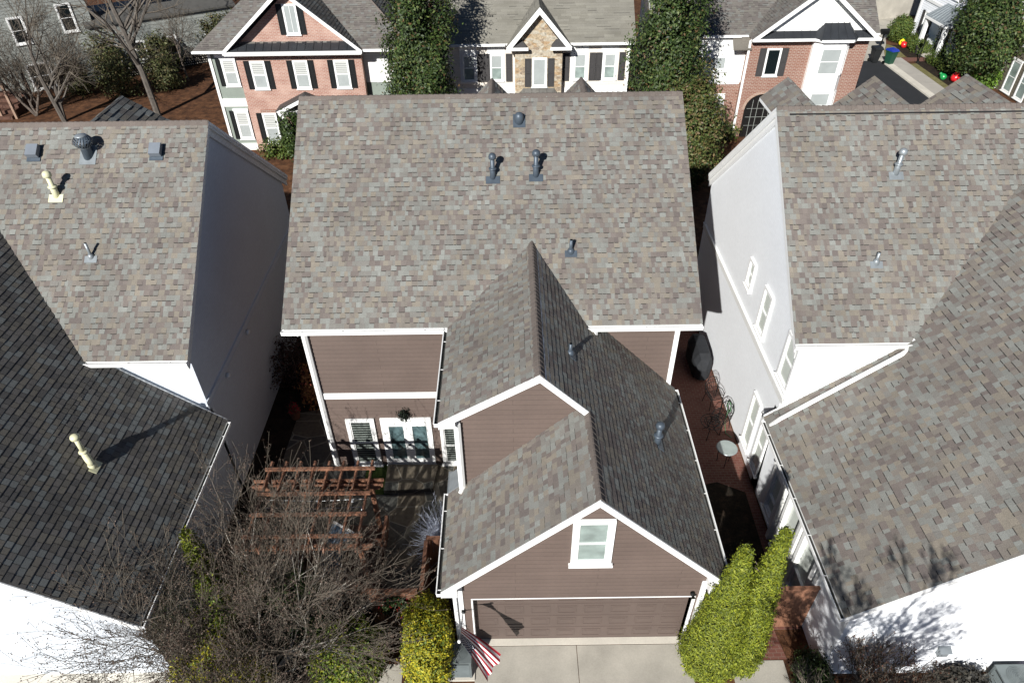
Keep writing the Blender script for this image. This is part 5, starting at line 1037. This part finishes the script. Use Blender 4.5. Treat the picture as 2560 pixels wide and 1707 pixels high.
# ============================================================ FLAG
root = thing('flag', 'American flag on an angled pole at the left corner of the garage', 'flag', (-1.2, -.02, 1.69))
A0, T0 = V(-1.22, -.03, 1.69), V(-1.2, -1.22, 2.60)
b = MB(); b.tube([A0, T0], .013, 8); b.build('pole', METAL2, root); b = MB(); b.lathe(T0, [(.01, -.02), (.035, 0), (.04, .03), (.03, .06), (.005, .07)], 10, axis=(T0-A0)); b.build('finial', WHITE, root, True)
b = MB(); b.box(-1.26, -.06, 1.62, -1.18, -.02, 1.76); b.build('bracket', BLACKM, root)
A, B_ = A0.lerp(T0, .97), A0.lerp(T0, .55); A2, B2 = V(-.66, -1.36, 1.05), V(-.33, -.98, 1.48)
NU, NV = 60, 39
def fp(u, v):
    p = A.lerp(A2, u).lerp(B_.lerp(B2, u), v); n = V(.55, -.75, .35)
    sag = math.sin(math.pi*u)*.10
    return p+n*(math.sin(v*15+u*3)*.035*min(1, u*2.5)+math.sin(v*7-u*4)*.03*u)+V(.10, 0, .10)*sag*(1-v)*.6+V(0, 0, sag*.5)
b = MB()
for i in range(NU):
    for j in range(NV):
        u, v = i/NU, j/NV; st = j*13//NV
        c = (.45, .012, .03) if st % 2 == 0 else (.80, .79, .77)
        if st < 7 and u < .4: c = (.012, .018, .075)
        b.face([fp(u, v), fp(u+1/NU, v), fp(u+1/NU, v+1/NV), fp(u, v+1/NV)], 0, c)
cl_ = b.build('flag_cloth', mat('flag cloth', (0, 0, 0), .8, None, attr=True), root, True)
b = MB()
for row in range(9):
    for k in range(6 if row % 2 == 0 else 5):
        cu = (.4/12)*(1+2*k+(row % 2)); cv = (7/13)*(row+1)/10
        for sgn in (1, -1):
            o = fp(cu, cv); n = ((fp(cu+.01, cv)-o).cross(fp(cu, cv+.01)-o)).normalized()*sgn; tu = (fp(cu+.01, cv)-o).normalized(); tv = n.cross(tu)
            b.face([o+n*.004+(tu*math.cos(math.pi*q/5)+tv*math.sin(math.pi*q/5))*(.021 if q % 2 == 0 else .009) for q in range(10)])
b.build('star', WHITE, cl_)
# ============================================================ EQUIPMENT
def ac(label, x0, y0, w_, d_, h_):
    root = thing('air_conditioner', label, 'air conditioner', (x0+w_/2, y0+d_/2, 0)); m = mat('grey green enamel', (.19, .22, .22), .5, (4, .15))
    b = MB(); b.box(x0+.03, y0+.03, .06, x0+w_-.03, y0+d_-.03, h_-.04); b.build('coil', mat('dark coil', (.03, .035, .035), .6), root)
    b = MB()
    for x in (x0, x0+w_-.05):
        for y in (y0, y0+d_-.05): b.box(x, y, .05, x+.05, y+.05, h_-.04)
    z = .12
    while z < h_-.1:
        b.obox((x0+.05, y0, z), (w_-.1, 0, 0), (0, .03, .0), (0, -.012, -.022)); b.obox((x0, y0+.05, z), (0, d_-.1, 0), (.03, 0, 0), (-.012, 0, -.022)); b.obox((x0+w_, y0+.05, z), (0, d_-.1, 0), (-.03, 0, 0), (.012, 0, -.022)); z += .06
    b.build('grille', m, root)
    b = MB(); b.box(x0-.01, y0-.01, h_-.04, x0+w_+.01, y0+d_+.01, h_); cx, cy = x0+w_/2, y0+d_/2; rr = min(w_, d_)*.42
    for k in range(7):
        r_ = rr*(k+1)/7; n = 20
        b.tube([(cx+r_*math.cos(6.2832*i/n), cy+r_*math.sin(6.2832*i/n), h_+.012) for i in range(n+1)], .005, 4, cap=False)
    b.build('top_cover', m, root); b = MB(); b.box(x0-.06, y0-.06, 0, x0+w_+.06, y0+d_+.06, .05); b.build('pad', CONCL, root)
ac('grey-green air conditioning unit under the flag at the garage corner', -1.64, -.82, .58, .5, .80)
ac('air conditioning unit at the foot of the white gable on the far right', 11.15, -1.55, .75, .6, .62)
root = thing('covered_grill', 'barbecue grill under a black fabric cover against the right-hand white wall', 'grill', (6.72, 10.3, 0)); b = MB()
prof = [(-.85, .55, .10), (-.72, .95, .24), (-.5, 1.08, .30), (.45, 1.12, .31), (.7, .98, .25), (.9, .6, .12)]
rings = []
for y, z, w_ in prof: rings.append([V(6.72-w_*1.05, 10.3+y, .12), V(6.72-w_*1.1, 10.3+y, z*.7), V(6.72-w_*.6, 10.3+y, z), V(6.72+w_*.6, 10.3+y, z), V(6.72+w_*1.1, 10.3+y, z*.7), V(6.72+w_*1.05, 10.3+y, .12)])
for r1, r2 in zip(rings, rings[1:]):
    for j in range(5): b.face([r1[j], r1[j+1], r2[j+1], r2[j]])
b.face(rings[0][::-1]); b.face(rings[-1]); b.build('cover', FABRIC, root)
b = MB()
for x in (6.5, 6.92):
    for y in (9.75, 10.8): b.tube([(x, y, 0), (x, y, .15)], .03, 8)
b.build('wheel', BLACKM, root)
def iron_chair(label, loc, rz):
    root = thing('patio_chair', label, 'chair', loc, 'black iron chairs on the brick path'); root.rotation_euler = (0, 0, rz)
    b = MB(); n = 9
    for i in range(n): t = -.2+.4*i/(n-1); b.tube([(t, -.2, .44), (t, .2, .44)], .007, 4); b.tube([(-.2, t, .44), (.2, t, .44)], .007, 4)
    b.tube([(-.21, -.21, .44), (.21, -.21, .44), (.21, .21, .44), (-.21, .21, .44), (-.21, -.21, .44)], .013, 6); lpart(b, 'seat', BLACKM, root)
    b = MB(); b.tube([(-.22, .22, .44), (-.24, .27, .75), (-.14, .31, .96), (0, .33, 1.02), (.14, .31, .96), (.24, .27, .75), (.22, .22, .44)], .014, 6)
    for i in range(5):
        x = -.14+.07*i; b.tube([(x, .225, .46), (x*1.1, .28, .7), (x*.9, .31, .93)], .007, 4)
    for z, y in ((.6, .25), (.75, .28), (.88, .3)): b.tube([(-.2, y, z), (0, y+.01, z+.04), (.2, y, z)], .008, 4)
    lpart(b, 'backrest', BLACKM, root)
    for sx in (-1, 1):
        b = MB(); b.tube([(sx*.22, .22, .62), (sx*.27, 0, .66), (sx*.24, -.2, .62), (sx*.21, -.2, .44)], .013, 6); lpart(b, 'armrest', BLACKM, root)
        for sy in (-1, 1): b = MB(); b.tube([(sx*.2, sy*.2, .44), (sx*.23, sy*.25, 0)], .012, 6); lpart(b, 'leg', BLACKM, root)
    return root
c0 = iron_chair('black iron lattice chair facing the camera next to the covered grill', (6.82, 8.35, 0), .25)
copy_tree(c0, (6.78, 7.25, 0), 'black iron lattice chair nearer the glass table, with a green hose behind', -.9)
root = thing('patio_table', 'low black iron table between the two iron chairs', 'table', (6.4, 6.95, 0)); b = MB(); c = V(6.4, 6.95, 0)
for r_ in (.12, .24, .36): b.tube([c+V(r_*math.cos(6.2832*i/20), r_*math.sin(6.2832*i/20), .62) for i in range(21)], .012, 5, cap=False)
for i in range(8): a = i*math.pi/4; b.tube([c+V(0, 0, .62), c+V(.36*math.cos(a), .36*math.sin(a), .62)], .008, 4)
b.build('table_top', BLACKM, root)
for i in range(3): b = MB(); a = i*2.094; b.tube([c+V(.3*math.cos(a), .3*math.sin(a), .61), c+V(.1*math.cos(a), .1*math.sin(a), .3), c+V(.32*math.cos(a), .32*math.sin(a), 0)], .012, 6); b.build('leg', BLACKM, root)
root = thing('patio_table', 'small round glass-topped table on the brick path by the right wall', 'table', (6.56, 5.75, 0)); c = V(6.56, 5.75, 0)
b = MB(); b.lathe(c, [(.30, .70), (.31, .705), (.31, .715), (.30, .72)], 28); b.build('table_top', mat('frosted glass top', (.42, .48, .46), .1, (3, .15), spec=.8), root)
b = MB(); b.tube([c+V(.31*math.cos(6.2832*i/28), .31*math.sin(6.2832*i/28), .705) for i in range(29)], .012, 5, cap=False); b.build('rim', METAL2, root)
for i in range(3): b = MB(); a = i*2.094+.4; b.tube([c+V(.25*math.cos(a), .25*math.sin(a), .7), c+V(.2*math.cos(a), .2*math.sin(a), 0)], .012, 6); b.build('leg', BLACKM, root)
b = MB()
for k in range(4): b.tube([V(7.17, 7.75+(.15+.012*k)*math.cos(6.2832*i/18), .5+(.17+.012*k)*math.sin(6.2832*i/18)) for i in range(19)], .012, 5, cap=False)
b.tube([(7.15, 7.7, .35), (7.05, 7.5, .05), (6.95, 7.0, .02), (7.1, 6.8, .02)], .012, 5)
tag(b.build('garden_hose', mat('green hose', (.10, .26, .12), .5)), 'coiled green garden hose on the right-hand white wall by the chairs', 'hose')
# street things
def bin_(label, x, y, col, lid, rz=0):
    root = thing('wheelie_bin', label, 'bin', (x, y, 0), 'wheeled bins at the end of the side street'); root.rotation_euler = (0, 0, rz); b = MB()
    p0 = [(-.24, -.28), (.24, -.28), (.24, .28), (-.24, .28)]; i = len(b.v)
    q0 = [V(x_*.8, y_*.8, .05) for x_, y_ in p0]; q1 = [V(x_*1.15, y_*1.15, 1.0) for x_, y_ in p0]
    for k in range(4): b.face([q0[k], q0[(k+1) % 4], q1[(k+1) % 4], q1[k]])
    b.face(q0[::-1]); b.face(q1); b.box(-.3, -.36, .93, .3, .36, .99); lpart(b, 'body', col, root)
    b = MB(); b.prism([(-.31, -.38, 1.0), (-.31, -.2, 1.10), (-.31, .3, 1.12), (-.31, .38, 1.0)], (.62, 0, 0)); b.tube([(-.25, .42, 1.0), (.25, .42, 1.0)], .025, 8); lpart(b, 'lid', lid, root)
    for sx in (-1, 1): b = MB(); b.lathe((sx*.26, .26, .12), [(.12, -.03), (.12, .03)], 14, axis=(1, 0, 0)); lpart(b, 'wheel', BLACKM, root)
    return root
GB = mat('dark green bin plastic', (.02, .09, .055), .5, (3, .15)); KB = mat('black bin plastic', (.022, .024, .025), .5, (3, .15)); BL = mat('blue bin lid', (.015, .045, .42), .45, (3, .1))
bin_('green wheeled bin with bright blue lid at the kerb end', 27.95, 43.4, GB, BL, .35); bin_('black wheeled bin beside the blue-lidded one', 27.1, 44.0, KB, KB, .1)
root = thing('mailbox', 'black mailbox on a post behind the wheeled bins', 'mailbox', (28.6, 46.6, 0)); b = MB(); b.box(28.55, 46.55, 0, 28.65, 46.65, 1.3); b.build('post', BLACKM, root)
b = MB(); b.prism([(28.3, 46.45, 1.25)]+[(28.3, 46.6+.17*math.cos(math.pi*i/8), 1.45+.17*math.sin(math.pi*i/8)) for i in range(9)]+[(28.3, 46.43, 1.25)], (.6, 0, 0)); b.build('box', BLACKM, root)
root = thing('lamp_post', 'short black post lamp at the brick walk of the porch house', 'lamp', (30.3, 43.8, 0)); b = MB(); b.lathe((30.3, 43.8, 0), [(.12, 0), (.1, .1), (.04, .15), (.035, 1.55), (.06, 1.6)], 10); b.build('post', BLACKM, root); b = MB(); b.lathe((30.3, 43.8, 1.6), [(.08, 0), (.13, .25), (.16, .27), (.03, .42)], 8); b.build('lantern', BLACKM, root)
def bulb(label, x, y, s, cols, tilt):
    root = thing('ornament', label, 'ornament', (x, y, 0), 'giant bulb ornaments in the beds'); ax = Vector((tilt[0], tilt[1], 1)).normalized()
    b = MB(); b.lathe(V(x, y, s*.1), [(s*.1, 0), (s*.38, s*.12), (s*.5, s*.4), (s*.42, s*.75), (s*.2, s*1.0), (s*.17, s*1.05)], 18, axis=ax); b.build('bulb', cols[0], root, True)
    b = MB(); b.lathe(V(x, y, s*.1)+ax*s*1.02, [(s*.2, 0), (s*.2, s*.22), (s*.1, s*.26)], 14, axis=ax); b.build('cap', cols[1], root, True)
RD = mat('red glossy plastic', (.60, .015, .02), .3, None, spec=.7); YE_ = mat('yellow glossy plastic', (.85, .72, .02), .3, None, spec=.7); GN = mat('green glossy plastic', (.02, .35, .09), .3, None, spec=.7)
bulb('giant red bulb ornament with yellow cap by the round boxwood', 30.9, 47.2, .5, (RD, YE_), (-.5, .7)); bulb('giant yellow bulb ornament behind the red one by the boxwood', 30.75, 47.7, .5, (YE_, GN), (.4, .3))
bulb('giant green bulb ornament lying in the bed near the lime bush', 30.45, 40.0, .45, (GN, GN), (-.9, .9)); bulb('giant red bulb ornament in the bed beside the green one', 30.75, 39.4, .62, (RD, YE_), (.3, .5))
root = thing('planter', 'dark planter with small evergreen at the porch step', 'planter', (31.2, 45.7, 0)); b = MB(); b.lathe((31.2, 45.7, 0), [(.2, 0), (.3, .6), (.27, .62), (.2, .5)], 14); b.build('pot', SHUTG, root)
a = rg.normal(0, 1, (60, 3)); cl = np.hstack([np.array([31.2, 45.7, .85])+a*np.array([.14, .14, .14]), a]); leaf_cloud('plant', cl, 9, .05, HEDG, LEAF, root, spread=.05, seed=12)
root = thing('garland', 'green garland with ornaments around the porch door', 'garland', (32.2, 45.0, 0)); pts = [(32.22, 44.45, z) for z in np.linspace(.1, 2.3, 30)]+[(32.22, 45.65, z) for z in np.linspace(.1, 2.3, 30)]+[(32.22, y, 2.3) for y in np.linspace(44.45, 45.65, 16)]
cl = np.hstack([np.array(pts), np.tile([-1., 0, .2], (len(pts), 1))]); leaf_cloud('greenery', cl, 12, .06, DGR, LEAF, root, spread=.07, seed=13); leaf_cloud('baubles', cl[::3], 2, .05, [((.7, .5, .1), 1), ((.5, .05, .03), 1), ((.7, .7, .6), 1)], LEAF, root, spread=.07, seed=14)
root = thing('porch_stair', 'dark wooden stair with tan posts at the far left edge', 'stair', (-31.5, 36, 0)); b = MB()
for i in range(5): b.box(-34, 35+i*.5, 0, -31.8, 35.5+i*.5, .2+i*.2)
b.build('steps', WOODD, root)
for i, (x, y) in enumerate(((-31.7, 35.1), (-32.6, 35.1), (-31.7, 37.4))): b = MB(); b.box(x, y, 0, x+.14, y+.14, 2.2); b.build('post', mat('tan post', (.42, .28, .2), .7), root)
